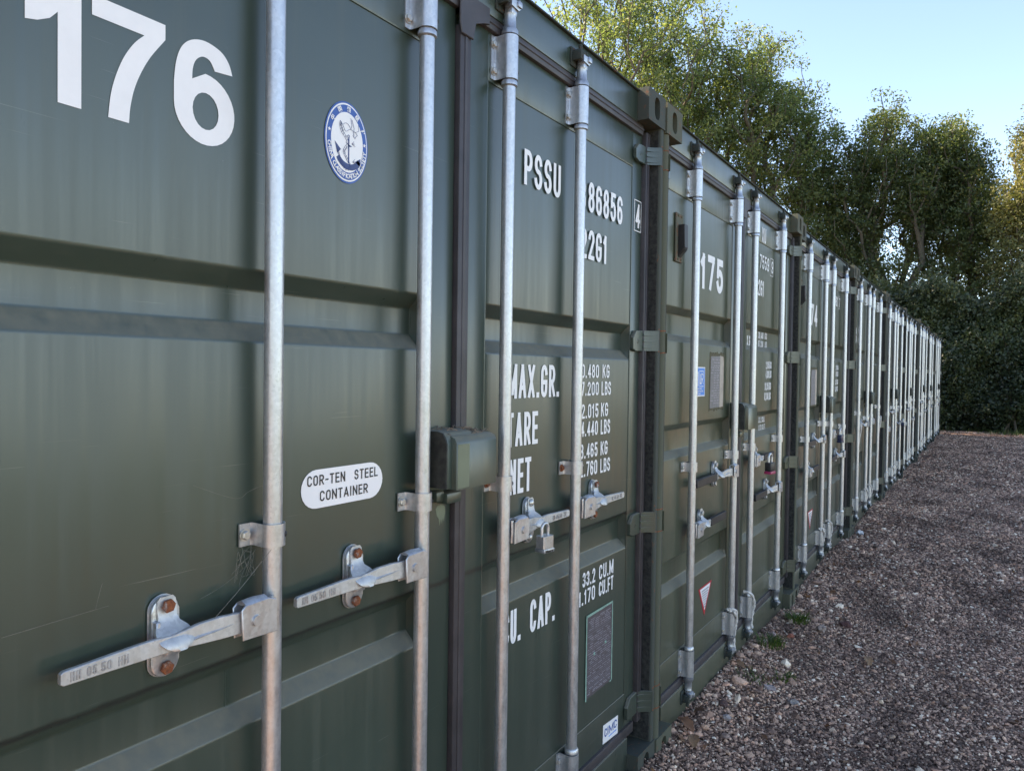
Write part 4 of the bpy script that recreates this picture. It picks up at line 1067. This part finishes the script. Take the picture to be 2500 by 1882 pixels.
def scatter(name, pts, scl, rot, idx):
    me = bpy.data.meshes.new(name); me.vertices.add(len(pts)); me.vertices.foreach_set('co', pts.astype(np.float32).ravel())
    for nm, ty, arr in (('scl', 'FLOAT_VECTOR', scl), ('rot', 'FLOAT_VECTOR', rot), ('idx', 'INT', idx)):
        a = me.attributes.new(nm, ty, 'POINT'); a.data.foreach_set('vector' if ty == 'FLOAT_VECTOR' else 'value', arr.astype(np.float32 if ty != 'INT' else np.int32).ravel())
    o = bpy.data.objects.new(name, me); COL.objects.link(o)
    ng = bpy.data.node_groups.new('scatter_pebbles', 'GeometryNodeTree')
    ng.interface.new_socket('Geometry', in_out='INPUT', socket_type='NodeSocketGeometry'); ng.interface.new_socket('Geometry', in_out='OUTPUT', socket_type='NodeSocketGeometry')
    gi, go = ng.nodes.new('NodeGroupInput'), ng.nodes.new('NodeGroupOutput')
    ip = ng.nodes.new('GeometryNodeInstanceOnPoints'); ci = ng.nodes.new('GeometryNodeCollectionInfo'); ci.inputs[0].default_value = pc
    ci.inputs['Separate Children'].default_value = True; ci.inputs['Reset Children'].default_value = True
    def attr(nm, ty): n = ng.nodes.new('GeometryNodeInputNamedAttribute'); n.data_type = ty; n.inputs[0].default_value = nm; return [s for s in n.outputs if s.enabled][0]
    ng.links.new(gi.outputs[0], ip.inputs['Points']); ng.links.new(ci.outputs[0], ip.inputs['Instance']); ip.inputs['Pick Instance'].default_value = True
    ng.links.new(attr('idx', 'INT'), ip.inputs['Instance Index']); ng.links.new(attr('rot', 'FLOAT_VECTOR'), ip.inputs['Rotation']); ng.links.new(attr('scl', 'FLOAT_VECTOR'), ip.inputs['Scale'])
    ng.links.new(ip.outputs[0], go.inputs[0])
    md = o.modifiers.new('pebbles', 'NODES'); md.node_group = ng
    o['kind'] = 'stuff'
    return o
def strew(n, x0, x1, y0, y1, size, sig, keep=None):
    X = rng.uniform(x0, x1, n); Y = rng.uniform(y0, y1, n)
    if keep is not None:
        k = keep(X, Y); X, Y = X[k], Y[k]; n = len(X)
    s = size*np.exp(rng.normal(0, sig, n)); s = np.clip(s, size*.4, size*2.5)
    Zg = hgt(X, Y)+s*.06
    return np.stack([X, Y, Zg], 1), np.stack([s, s, s*rng.uniform(.7, 1.1, n)], 1), np.stack([rng.normal(0, .35, n), rng.normal(0, .35, n), rng.uniform(0, 6.28, n)], 1), rng.integers(0, 8, n)
sets = [strew(98000, -.6, 3.2, -1.9, .05, .0094, .45), strew(96000, 3.0, 9.5, -2.6, .05, .0136, .45), strew(74000, 9.3, 21.6, -4.2, .05, .021, .42),
        strew(1300, -.4, 3.2, -1.7, .03, .022, .35), strew(1400, .2, 6.5, -.75, .02, .032, .4, lambda X, Y: rng.random(len(X)) < np.exp(Y/.22)),
        strew(1300, 3, 12, -2.2, .0, .030, .35), strew(14000, -4.5, -.5, -2.6, .0, .018, .42), strew(14000, -.5, 9, -4.4, -1.9, .021, .42)]
P_, S_, R_, I_ = [np.concatenate([q[i] for q in sets]) for i in range(4)]
st_o = scatter('gravel', P_, S_, R_, I_); st_o['label'] = 'loose grey, purple and tan gravel covering the track'

# ------------------------------------------------------------------ foliage
def leaf_mat(name, cols, trans, mixf=.45, rough=.55):
    m, nt, b = nmat(name)
    at = N(nt, 'ShaderNodeAttribute'); at.attribute_name = 'tone'
    c = ramp(nt, at.outputs['Fac'], cols).outputs[0]; nt.links.new(c, b.inputs['Base Color']); b.inputs['Roughness'].default_value = rough
    tr = N(nt, 'ShaderNodeBsdfTranslucent'); tc = mix(nt, 1, c, trans, 'MULTIPLY'); nt.links.new(tc, tr.inputs[0])
    ms = N(nt, 'ShaderNodeMixShader'); ms.inputs[0].default_value = mixf
    out = nt.nodes['Material Output']; nt.links.new(b.outputs[0], ms.inputs[1]); nt.links.new(tr.outputs[0], ms.inputs[2]); nt.links.new(ms.outputs[0], out.inputs[0]); return m
def leaves_mesh(name, C, Nn, size, tone, asp=.55):
    """folded leaf per point: C centres, Nn normals, size lengths"""
    n = len(C)
    a = np.cross(Nn, rng.normal(size=(n, 3))); a /= np.linalg.norm(a, axis=1)[:, None]+1e-9
    b = np.cross(Nn, a); s = size[:, None]
    v = np.stack([C-a*s*.5, C+b*s*asp*.5+Nn*s*.10, C+a*s*.5, C-b*s*asp*.5+Nn*s*.10], 1).reshape(-1, 3)
    i = np.arange(n)[:, None]*4
    f = np.concatenate([np.concatenate([i, i+1, i+2], 1)[:, None], np.concatenate([i, i+2, i+3], 1)[:, None]], 1).reshape(-1, 3)
    me = bpy.data.meshes.new(name); me.vertices.add(len(v)); me.vertices.foreach_set('co', v.astype(np.float32).ravel())
    me.loops.add(f.size); me.loops.foreach_set('vertex_index', f.astype(np.int32).ravel())
    me.polygons.add(len(f)); me.polygons.foreach_set('loop_start', np.arange(0, f.size, 3, dtype=np.int32)); me.polygons.foreach_set('loop_total', np.full(len(f), 3, np.int32))
    at = me.attributes.new('tone', 'FLOAT', 'POINT'); at.data.foreach_set('value', np.repeat(tone, 4).astype(np.float32))
    me.update(calc_edges=True); return me
def branch_mesh(nodes, parent, rad, name, n=6):
    bm = bmesh.new()
    for i, p in enumerate(parent):
        if p < 0: continue
        a, b = Vector(nodes[p]), Vector(nodes[i]); d = b-a
        if d.length < 1e-4: continue
        d.normalize(); u = d.orthogonal().normalized(); w_ = d.cross(u); k = n if rad[i] > .03 else 4
        ra, rb = min(rad[p], rad[i]*1.6), rad[i]
        A = [bm.verts.new(a+(u*math.cos(t)+w_*math.sin(t))*ra) for t in [2*math.pi*q/k for q in range(k)]]
        B = [bm.verts.new(b+(u*math.cos(t)+w_*math.sin(t))*rb) for t in [2*math.pi*q/k for q in range(k)]]
        for q in range(k): bm.faces.new((A[q], A[(q+1) % k], B[(q+1) % k], B[q]))
    me = bpy.data.meshes.new(name); bm.to_mesh(me); bm.free()
    for p in me.polygons: p.use_smooth = True
    return me
def bark(name, c):
    m, nt, b = nmat(name); n = pos_noise(nt, (6, 6, 1), ns=4, detail=6, rough=.7)
    nt.links.new(ramp(nt, n.outputs['Fac'], [(.3, tuple(x*.5 for x in c)), (.7, c)]).outputs[0], b.inputs['Base Color']); b.inputs['Roughness'].default_value = .95; bump(nt, b, n.outputs['Fac'], .6, .02); return m
MT['bark'] = bark('bark', (.13, .11, .08))
MT['leafA'] = leaf_mat('willow_green_leaf', [(0, (.055, .082, .036)), (.5, (.095, .130, .052)), (.85, (.150, .178, .068)), (1, (.22, .20, .078))], (2.1, 2.2, 1.3), .46)
MT['leafB'] = leaf_mat('oak_leaf', [(0, (.040, .064, .028)), (.5, (.068, .098, .038)), (.85, (.105, .128, .046)), (1, (.16, .135, .05))], (2.0, 2.0, 1.0), .4)
MT['leafC'] = leaf_mat('yellowing_leaf', [(0, (.085, .10, .036)), (.5, (.13, .14, .048)), (1, (.20, .17, .06))], (1.4, 1.5, 1.0), .34)
MT['leafH'] = leaf_mat('hedge_leaf', [(0, (.024, .036, .018)), (.6, (.050, .068, .028)), (1, (.10, .115, .042))], (1.5, 1.8, 1.0), .3, .42)
def tree(name, label, base, lobes, ntip, per, leaf, mat, trunk_top, r0=.28, spread=.34, seed=1, lean=(0, 0), group='trees beyond the containers', gap=.0):
    """lobes: (centre xyz, radii xyz, weight); greedy limbs reach out to tips spread through the lobes"""
    global rng
    rs = np.random.default_rng(seed); base = np.array(base, float)
    wts = np.array([l[2] for l in lobes], float); wts /= wts.sum()
    tips = []
    for l, k in zip(lobes, rs.multinomial(ntip, wts)):
        d = rs.normal(size=(k, 3)); d /= np.linalg.norm(d, axis=1)[:, None]; rr = rs.random(k)**.42
        q = np.array(l[0])+d*rr[:, None]*np.array(l[1]); 
        # ragged outline: push and pull with direction
        ph = np.sin(d[:, 0]*5+l[0][0])*np.cos(d[:, 2]*4+l[0][1]*2)+.6*np.sin(d[:, 1]*9+d[:, 2]*7)
        q = np.array(l[0])+(q-np.array(l[0]))*(1+.13*ph)[:, None]
        tips.append(q)
    tips = np.concatenate(tips)
    nodes = [base, base+np.array([lean[0]*.3, lean[1]*.3, trunk_top*.35]), base+np.array([lean[0]*.7, lean[1]*.7, trunk_top*.7]), base+np.array([lean[0], lean[1], trunk_top])]
    parent = [-1, 0, 1, 2]
    top = nodes[-1]
    order = np.argsort(np.linalg.norm(tips-top, axis=1))
    dist0 = np.linalg.norm(tips-top, axis=1)
    A = np.zeros((ntip*3+8, 3)); nA = 4; A[:4] = nodes; pathd = np.zeros(ntip*3+8); pathd[:4] = [trunk_top*2, trunk_top*1.3, .4, 0]
    for ti in order:
        t_ = tips[ti]; dd = np.linalg.norm(A[:nA]-t_, axis=1)+.55*pathd[:nA]
        j = int(np.argmin(dd)); L = np.linalg.norm(A[j]-t_)
        if L > .8:
            mid = A[j]*.5+t_*.5+rs.normal(size=3)*L*.07+np.array([0, 0, .06*L])
            A[nA] = mid; pathd[nA] = pathd[j]+L*.5; parent.append(j); j = nA; nA += 1
        A[nA] = t_; pathd[nA] = pathd[j]+np.linalg.norm(A[j]-t_); parent.append(j); nA += 1
    cnt = np.zeros(nA)
    for i in range(nA-1, 0, -1):
        cnt[i] += 1
        if parent[i] >= 0: cnt[parent[i]] += cnt[i]
    cnt[0] += 1
    rad = np.maximum(.010, r0*(cnt/cnt[0])**.46)
    t = thing(name, label, 'tree', tuple(base), group)
    loc = A[:nA]-base
    link('trunk', branch_mesh(loc.tolist(), parent, rad.tolist(), 'trunk'), MT['bark'], t)
    n = ntip*per
    src = np.repeat(tips, per, 0); bd_ = rs.normal(size=(n, 3)); bd_ /= np.linalg.norm(bd_, axis=1)[:, None]; C = src+bd_*np.array([1.55*spread, 1.55*spread, 1.1*spread])*rs.random((n, 1))**.45
    if gap: 
        keep = (np.sin(C[:, 0]*1.9+seed)*np.sin(C[:, 1]*2.1)*np.sin(C[:, 2]*2.3+seed*2)) < gap
        C = C[keep]; src = src[keep]; n = len(C)
    Nn = rs.normal(size=(n, 3))+np.array([0, 0, .5]); Nn /= np.linalg.norm(Nn, axis=1)[:, None]
    clump = np.repeat(rs.random(ntip), per)[:len(C)] if not gap else rs.random(n)
    tone = np.clip(.55*clump+.45*rs.random(n)+rs.normal(0, .08, n), 0, 1)
    link('crown', leaves_mesh('crown', C-base, Nn, leaf*np.exp(rs.normal(0, .25, n)), tone), mat, t)
    return t
tree('tall_tree', 'tallest light green tree with spreading limbs, at left above the containers', (21.5, 10.4, 0),
     [((21, 9.8, 10.5), (4.4, 3.0, 4.4), 3), ((19.4, 10.6, 8.3), (3.3, 2.4, 3.0), 1.3), ((23.5, 9.0, 8.0), (3.6, 2.6, 3.4), 1.6), ((20.6, 10.5, 13.6), (3.0, 2.3, 2.4), 1.0), ((23, 9.0, 13), (2.6, 2.2, 2.6), .9)], 1080, 74, .100, MT['leafA'], 4.0, .34, .34, 3)
tree('tall_tree', 'light green tree with open branching, next to the tallest one', (25, 6.2, 0),
     [((25, 6.4, 10.0), (2.8, 2.0, 3.0), 2.6), ((25, 6.4, 12.3), (2.2, 1.6, 2.2), 1.2), ((25.3, 4.75, 9.9), (2.0, 1.15, 2.1), 1.2), ((25.6, 4.5, 7.8), (2.0, 1.1, 2.2), 1.2), ((24, 7.9, 11.4), (2.4, 1.7, 2.8), 1.5), ((24, 7.6, 7.2), (2.6, 2.0, 2.6), 1.2), ((25.5, 4.6, 5.8), (2.4, 1.3, 1.8), .8)], 1020, 72, .100, MT['leafA'], 4.2, .28, .29, 5, (.3, -.2))
tree('oak_tree', 'dark oak with bushy crown between the light green trees and the right oak', (27, 2.2, 0),
     [((27, 2.3, 9.2), (2.2, 1.05, 2.6), 2.0), ((26.6, 3.5, 8.2), (1.8, 1.15, 2.0), 1.5), ((26.6, 3.3, 6.6), (2.2, 1.2, 2.0), 1.4), ((27.2, 1.25, 8.0), (2.2, .9, 2.4), 1.6), ((26.6, 3.4, 5.0), (2.2, 1.4, 1.6), 1), ((26, 1.9, 4.4), (2.2, 1.9, 1.4), .9)], 800, 84, .095, MT['leafB'], 3.0, .30, .29, 8)
tree('oak_tree', 'dark oak with twin tops, standing behind the middle of the hedge', (27.5, -.1, 0),
     [((27.4, .5, 9.0), (1.5, .75, 1.8), 1.2), ((27.4, .0, 9.0), (1.3, .6, 1.9), .9), ((27.3, .9, 7.6), (1.5, .8, 1.8), 1.0), ((27.5, -.55, 7.8), (1.6, .75, 2.0), 1.2), ((27, -.1, 6.0), (2.0, 1.5, 1.7), 1.6), ((26.5, -.6, 4.2), (2.0, 2.0, 1.4), 1)], 700, 82, .095, MT['leafB'], 2.6, .26, .28, 12)
tree('yellowing_tree', 'yellow-green tree with bare twigs at the right edge', (25.5, -2.5, 0),
     [((25.5, -2.3, 8.1), (1.8, .95, 2.2), 2), ((25.6, -1.5, 6.6), (1.6, .62, 1.2), 1.0), ((25, -3.8, 7.0), (2.4, 1.6, 2.8), 1.5), ((25.2, -1.7, 4.9), (1.6, .9, 1.1), .6)], 560, 80, .085, MT['leafC'], 3.0, .22, .28, 17)

# hedge across the end of the track
def hedge():
    t = thing('hedge', 'dense dark green hedge across the far end of the gravel track', 'hedge', (22.2, -2, 0))
    base = np.array([22.2, -2, 0.])
    n = 150000
    Y = rng.uniform(-10, 4.2, n); u = rng.random(n)
    top = 4.0+.35*np.sin(Y*1.3)+.25*np.sin(Y*3.1+1)+np.clip(-Y-.2, 0, 6)*.35
    Zs = rng.random(n)**.9*top
    lump = .45*np.sin(Y*2.1+Zs*1.1)+.35*np.sin(Y*4.7-Zs*2.6+1.3)+.30*np.sin(Zs*3.7+Y*.9)+.2*np.sin(Y*9+Zs*7)
    face = 21.55-.30*lump+.5*(Zs/top)**3*1.2
    face = np.where(Zs < .7, face+.35*(.7-Zs), face)
    X = face+rng.exponential(.22, n)
    m2 = rng.random(n) < .25
    X = np.where(m2, face+rng.random(n)*2.2, X); shoot = (rng.random(n) < .18)*rng.exponential(.28, n)*(1+np.sin(Y*17))
    Zs = np.where(m2, top*(.90+.12*rng.random(n)+.05*lump)+shoot, Zs)
    C = np.stack([X, Y, Zs], 1)
    Nn = rng.normal(size=(n, 3))*.8+np.array([-.8, 0, .55]); Nn /= np.linalg.norm(Nn, axis=1)[:, None]
    tone = np.clip(.5*rng.random(n)+.35*(np.sin(Y*3+Zs*2)*.5+.5)+.15*(Zs/4), 0, 1)
    link('foliage', leaves_mesh('foliage', C-base, Nn, .072*np.exp(rng.normal(0, .32, n)), tone, .72), MT['leafH'], t)
    # dense inner growth
    k = 9000
    Y2 = rng.uniform(-10, 4.2, k); tp = 3.7+.35*np.sin(Y2*1.3)+np.clip(-Y2-.2, 0, 6)*.35; Z2_ = rng.random(k)*tp
    C2_ = np.stack([22.35+rng.random(k)*1.2+.3*np.sin(Y2*2+Z2_), Y2, Z2_], 1); N2 = rng.normal(size=(k, 3))*.5+np.array([-1, 0, .2]); N2 /= np.linalg.norm(N2, axis=1)[:, None]
    link('inner_growth', leaves_mesh('inner_growth', C2_-base, N2, np.full(k, .34), rng.random(k)*.4, .9), MT['leafH'], t)
    bm = MB()
    for i in range(60):
        y = rng.uniform(-9, 3.5); x = 21.75+rng.random()*.8; pts = [(x, y, 0)]
        for s in range(5): x += rng.normal(0, .12); y += rng.normal(0, .18); pts.append((x, y, (s+1)*.55))
        bm.tube([(a-22.2, b+2, c) for a, b, c in pts], [.03, .026, .02, .016, .012, .008], 5)
    link('stem', bm.mesh('stem', 60), MT['bark'], t)
hedge()

# ------------------------------------------------------------------ grass, weeds, dead leaves and single stones
def blade_mat(): return leaf_mat('grass_blade', [(0, (.035, .065, .015)), (.6, (.07, .12, .025)), (1, (.16, .16, .05))], (1.8, 2, 1), .35)
MT['grass'] = blade_mat()
def tuft_mesh(n, r, h, seed):
    rs = np.random.default_rng(seed); v, f, tn = [], [], []
    for i in range(n):
        a = rs.random()*6.28; d = rs.random()**.6*r; x, y = d*math.cos(a), d*math.sin(a); b = rs.random()*6.28; l = h*rs.uniform(.5, 1.2); w_ = .0022*rs.uniform(.7, 1.5)
        dx, dy = math.cos(a+rs.normal(0, .7)), math.sin(a+rs.normal(0, .7)); px, py = -dy*w_, dx*w_; k = len(v)
        for j, (t_, s_) in enumerate(((0, 1), (.5, .8), (1, .1))):
            q = (x+dx*l*.55*t_*t_, y+dy*l*.55*t_*t_, l*(t_-.28*t_*t_)-.004); v += [(q[0]-px*s_, q[1]-py*s_, q[2]), (q[0]+px*s_, q[1]+py*s_, q[2])]; tn += [rs.random()]*2
        f += [(k, k+1, k+3, k+2), (k+2, k+3, k+5, k+4)]
    me = bpy.data.meshes.new('grass_tuft'); me.from_pydata(v, [], f); at = me.attributes.new('tone', 'FLOAT', 'POINT'); at.data.foreach_set('value', np.array(tn, np.float32)); return me
def on(x, y): return (x, y, float(hgt(x, y)))
for i, (x, y, n, r, h, lb) in enumerate([(2.06, -.10, 190, .075, .075, 'bushy green grass tuft by the right rod of the olive container'),
        (1.52, -.07, 170, .075, .070, 'green grass tuft by the right middle rod of the olive container'),
        (.98, -.12, 60, .09, .045, 'sparse low weeds among pink stones by the left middle rod'),
        (1.12, -.24, 60, .05, .05, 'small weed clump on the gravel, out from the sparse weeds'),
        (7.9, -1.62, 160, .10, .05, 'green mossy clump alone on the open track at right'),
        (6.35, -1.02, 40, .10, .03, 'faint green sprig on the open track, nearer than the mossy clump')]):
    tag(link('grass_tuft', tuft_mesh(n, r, h, 20+i), MT['grass'], None, on(x, y)), lb, 'grass', 'weeds growing in the gravel')
# grass verge at the hedge foot
nb = 2600; gv = []
def verge():
    v, f, tn = [], [], []
    for i in range(nb):
        y = -9+rng.random()*9.2; dens = min(1, max(.12, (-y-.6)/1.2))
        if rng.random() > dens: continue
        x = 21.15+rng.normal(0, .14); l = rng.uniform(.06, .20); a = rng.random()*6.28; dx, dy = math.cos(a), math.sin(a); w_ = .006; k = len(v); z = .01
        v += [(x-dy*w_, y+dx*w_, z), (x+dy*w_, y-dx*w_, z), (x+dx*l*.3, y+dy*l*.3, z+l)]; f.append((k, k+1, k+2)); tn += [rng.random()]*3
    me = bpy.data.meshes.new('grass'); me.from_pydata(v, [], f); at = me.attributes.new('tone', 'FLOAT', 'POINT'); at.data.foreach_set('value', np.array(tn, np.float32)); return me
link('grass', verge(), MT['grass'], None, kind='stuff')
MT['dead'] = leaf_mat('dead_leaf', [(0, (.10, .045, .022)), (.5, (.22, .10, .05)), (1, (.34, .20, .11))], (1.3, 1, .8), .25, .7)
def dead_leaf(seed, L):
    rs = np.random.default_rng(seed); v, f = [], []
    n = 7
    for i in range(n):
        t_ = i/(n-1); w_ = L*.30*math.sin(math.pi*min(1, t_*.92+.06))**.8*(1+.18*(-1)**i); c = .18*L*math.sin(t_*2.6)+.02*L*rs.normal()
        v += [((t_-.5)*L, -w_, c+.35*w_), ((t_-.5)*L, 0, c*.8), ((t_-.5)*L, w_, c+.35*w_*rs.uniform(.3, 1.4))]
    for i in range(n-1):
        for j in range(2): a = i*3+j; f.append((a, a+1, a+4, a+3))
    me = bpy.data.meshes.new('dead_leaf'); me.from_pydata(v, [], f); at = me.attributes.new('tone', 'FLOAT', 'POINT'); at.data.foreach_set('value', np.full(len(v), rs.random(), np.float32))
    for p in me.polygons: p.use_smooth = True
    return me
for i, (x, y, L, rz, lb) in enumerate([(-.335, -.045, .075, .2, 'rust-brown curled leaf at the bottom edge by the nearest container'),
        (.20, -.09, .075, .4, 'dark red-brown leaf lying beside the olive container corner foot'),
        (.30, -.02, .085, 1.3, 'broad pale brown leaf propped against the olive container sill'),
        (.46, -.03, .06, 2.2, 'orange-brown leaf under the left rod of the olive container'),
        (1.05, -.03, .07, 1.2, 'brown leaf under the left middle rod of the olive container'),
        (1.62, -.55, .075, .5, 'dark brown twisted leaf on open gravel'),
        (2.35, -1.62, .09, .3, 'straw-coloured leaf far out on the gravel at right')]):
    o = link('dead_leaf', dead_leaf(70+i, L), MT['dead'], None, (x, y, float(hgt(x, y))+.014)); o.rotation_euler = (.2*math.sin(i*3), .35*math.cos(i*2), rz)
    tag(o, lb, 'leaf', 'dead leaves on the gravel')
def solo_mat(name, c): return flat(name, c, .9, var=.3, ns=60)
for i, (x, y, s, c, lb) in enumerate([(1.98, -.26, .085, (.30, .22, .18), 'large tan stone lying out from the foot of the olive container right rod'),
        (2.16, -.36, .075, (.11, .05, .045), 'dark red stone beside the large tan stone'),
        (1.74, -.13, .050, (.30, .10, .065), 'brick-red stone between the two grass tufts'),
        (1.66, -.05, .055, (.34, .24, .21), 'pink pointed stone against the sill by the right grass tuft'),
        (.94, -.21, .055, (.30, .25, .25), 'pale lilac stone beside the left middle rod weeds'),
        (.62, -.08, .050, (.10, .055, .05), 'maroon round stone near the left rod foot'),
        (.88, -.33, .045, (.27, .23, .21), 'grey stone farther out than the lilac one'),
        (.95, -.66, .034, (.33, .23, .18), 'tan rounded pebble on dark open gravel'),
        (.52, -.13, .042, (.36, .30, .28), 'white-pink chip in front of the left rod foot'),
        (.02, -.36, .040, (.36, .29, .23), 'cream stone near the bottom edge of the picture'),
        (.36, -.17, .045, (.30, .20, .16), 'salmon stone beside the broad pale leaf'),
        (5.1, -.04, .075, (.52, .52, .53), 'white lump on the ground by the fourth container corner')]):
    o = link('stone', pebble(200+i, .62, 2), solo_mat('stone_%d' % i, c), None, (x, y, float(hgt(x, y))+s*.16)); o.scale = (s, s, s); o.rotation_euler = (0, .2, i*1.3)
    tag(o, lb, 'stone', 'bigger stones among the gravel')
# dry litter caught on the nearest lock box, cobwebs on the nearest doors
m = MB(); rd = random.Random(4)
for i in range(46):
    x = rd.uniform(1.10, 1.27); y = rd.uniform(-.018, .05); z = CDZ[0]+(1.394 if x > 1.21 or y < -.014 else 1.403); a = rd.random()*6.28; l = rd.uniform(.008, .028)
    m.tube([(x, y, z), (x+math.cos(a)*l*.5, y+math.sin(a)*l*.5, z+rd.uniform(.001, .007)), (x+math.cos(a)*l, y+math.sin(a)*l, z+rd.uniform(0, .006))], rd.uniform(.0006, .0016), 4)
def litter():
    rs = np.random.default_rng(31); n = 420; X = np.concatenate([rs.uniform(-.3, 6, n//2), rs.uniform(0, 12, n-n//2)]); Y = np.where(rs.random(n) < .6, -np.abs(rs.normal(0, .28, n))-.02, -rs.random(n)*2.2)
    C = np.stack([X, Y, hgt(X, Y)+.012], 1); Nn = rs.normal(size=(n, 3))*.35+np.array([0, 0, 1]); Nn /= np.linalg.norm(Nn, axis=1)[:, None]
    return leaves_mesh('leaf_litter', C, Nn, .026*np.exp(rs.normal(0, .4, n)), rs.random(n), .5)
link('leaf_litter', litter(), MT['dead'], None, kind='stuff')
o = link('dry_litter', m.mesh('dry_litter', 60), MT['debris'], None, (CP[0], 0, 0)); tag(o, 'tuft of dry plant litter caught on top of the nearest lock box', 'litter')
def strand(pts, r=.0005):
    m = MB(); m.tube(dense3(pts, 5), r, 4); return m
def web(label, strands):
    m = MB()
    for pts, r in strands: m.tube(dense3(pts, 5), r*.62, 4)
    o = link('cobweb', m.mesh('cobweb', 60), MT['web'], None, (CP[0], CDY[0], CDZ[0])); tag(o, label, 'cobweb', 'cobwebs on the nearest doors')
rd = random.Random(9)
web('cobweb strand stretched from the leftmost handle up to its rod clamp', [([(.508, .010, 1.126), (.560, .016, 1.160), (.600, .020, 1.190), (.632, .012, 1.225)], .0006), ([(.560, .016, 1.160), (.585, .04, 1.180), (.62, .05, 1.215)], .0004), ([(.512, .055, 1.150), (.560, .058, 1.162), (.62, .055, 1.195)], .0003)]
    + [([(.60+rd.uniform(-.03, .03), .058, 1.19+rd.uniform(-.03, .03)), (.605+rd.uniform(-.03, .03), .05, 1.195+rd.uniform(-.03, .03)), (.615+rd.uniform(-.03, .02), .057, 1.2+rd.uniform(-.04, .03))], .0004) for i in range(11)])
web('long faint cobweb line drooping left of the nearest rod under the 176', [([(.50, .0585, 1.345), (.58, .056, 1.312), (.605, .05, 1.322), (.625, .03, 1.335)], .00035), ([(.215, .058, 1.172), (.30, .0575, 1.176), (.36, .058, 1.178)], .00035), ([(.34, .058, 1.178), (.345, .057, 1.20), (.35, .058, 1.215)], .0003)])
print('done')
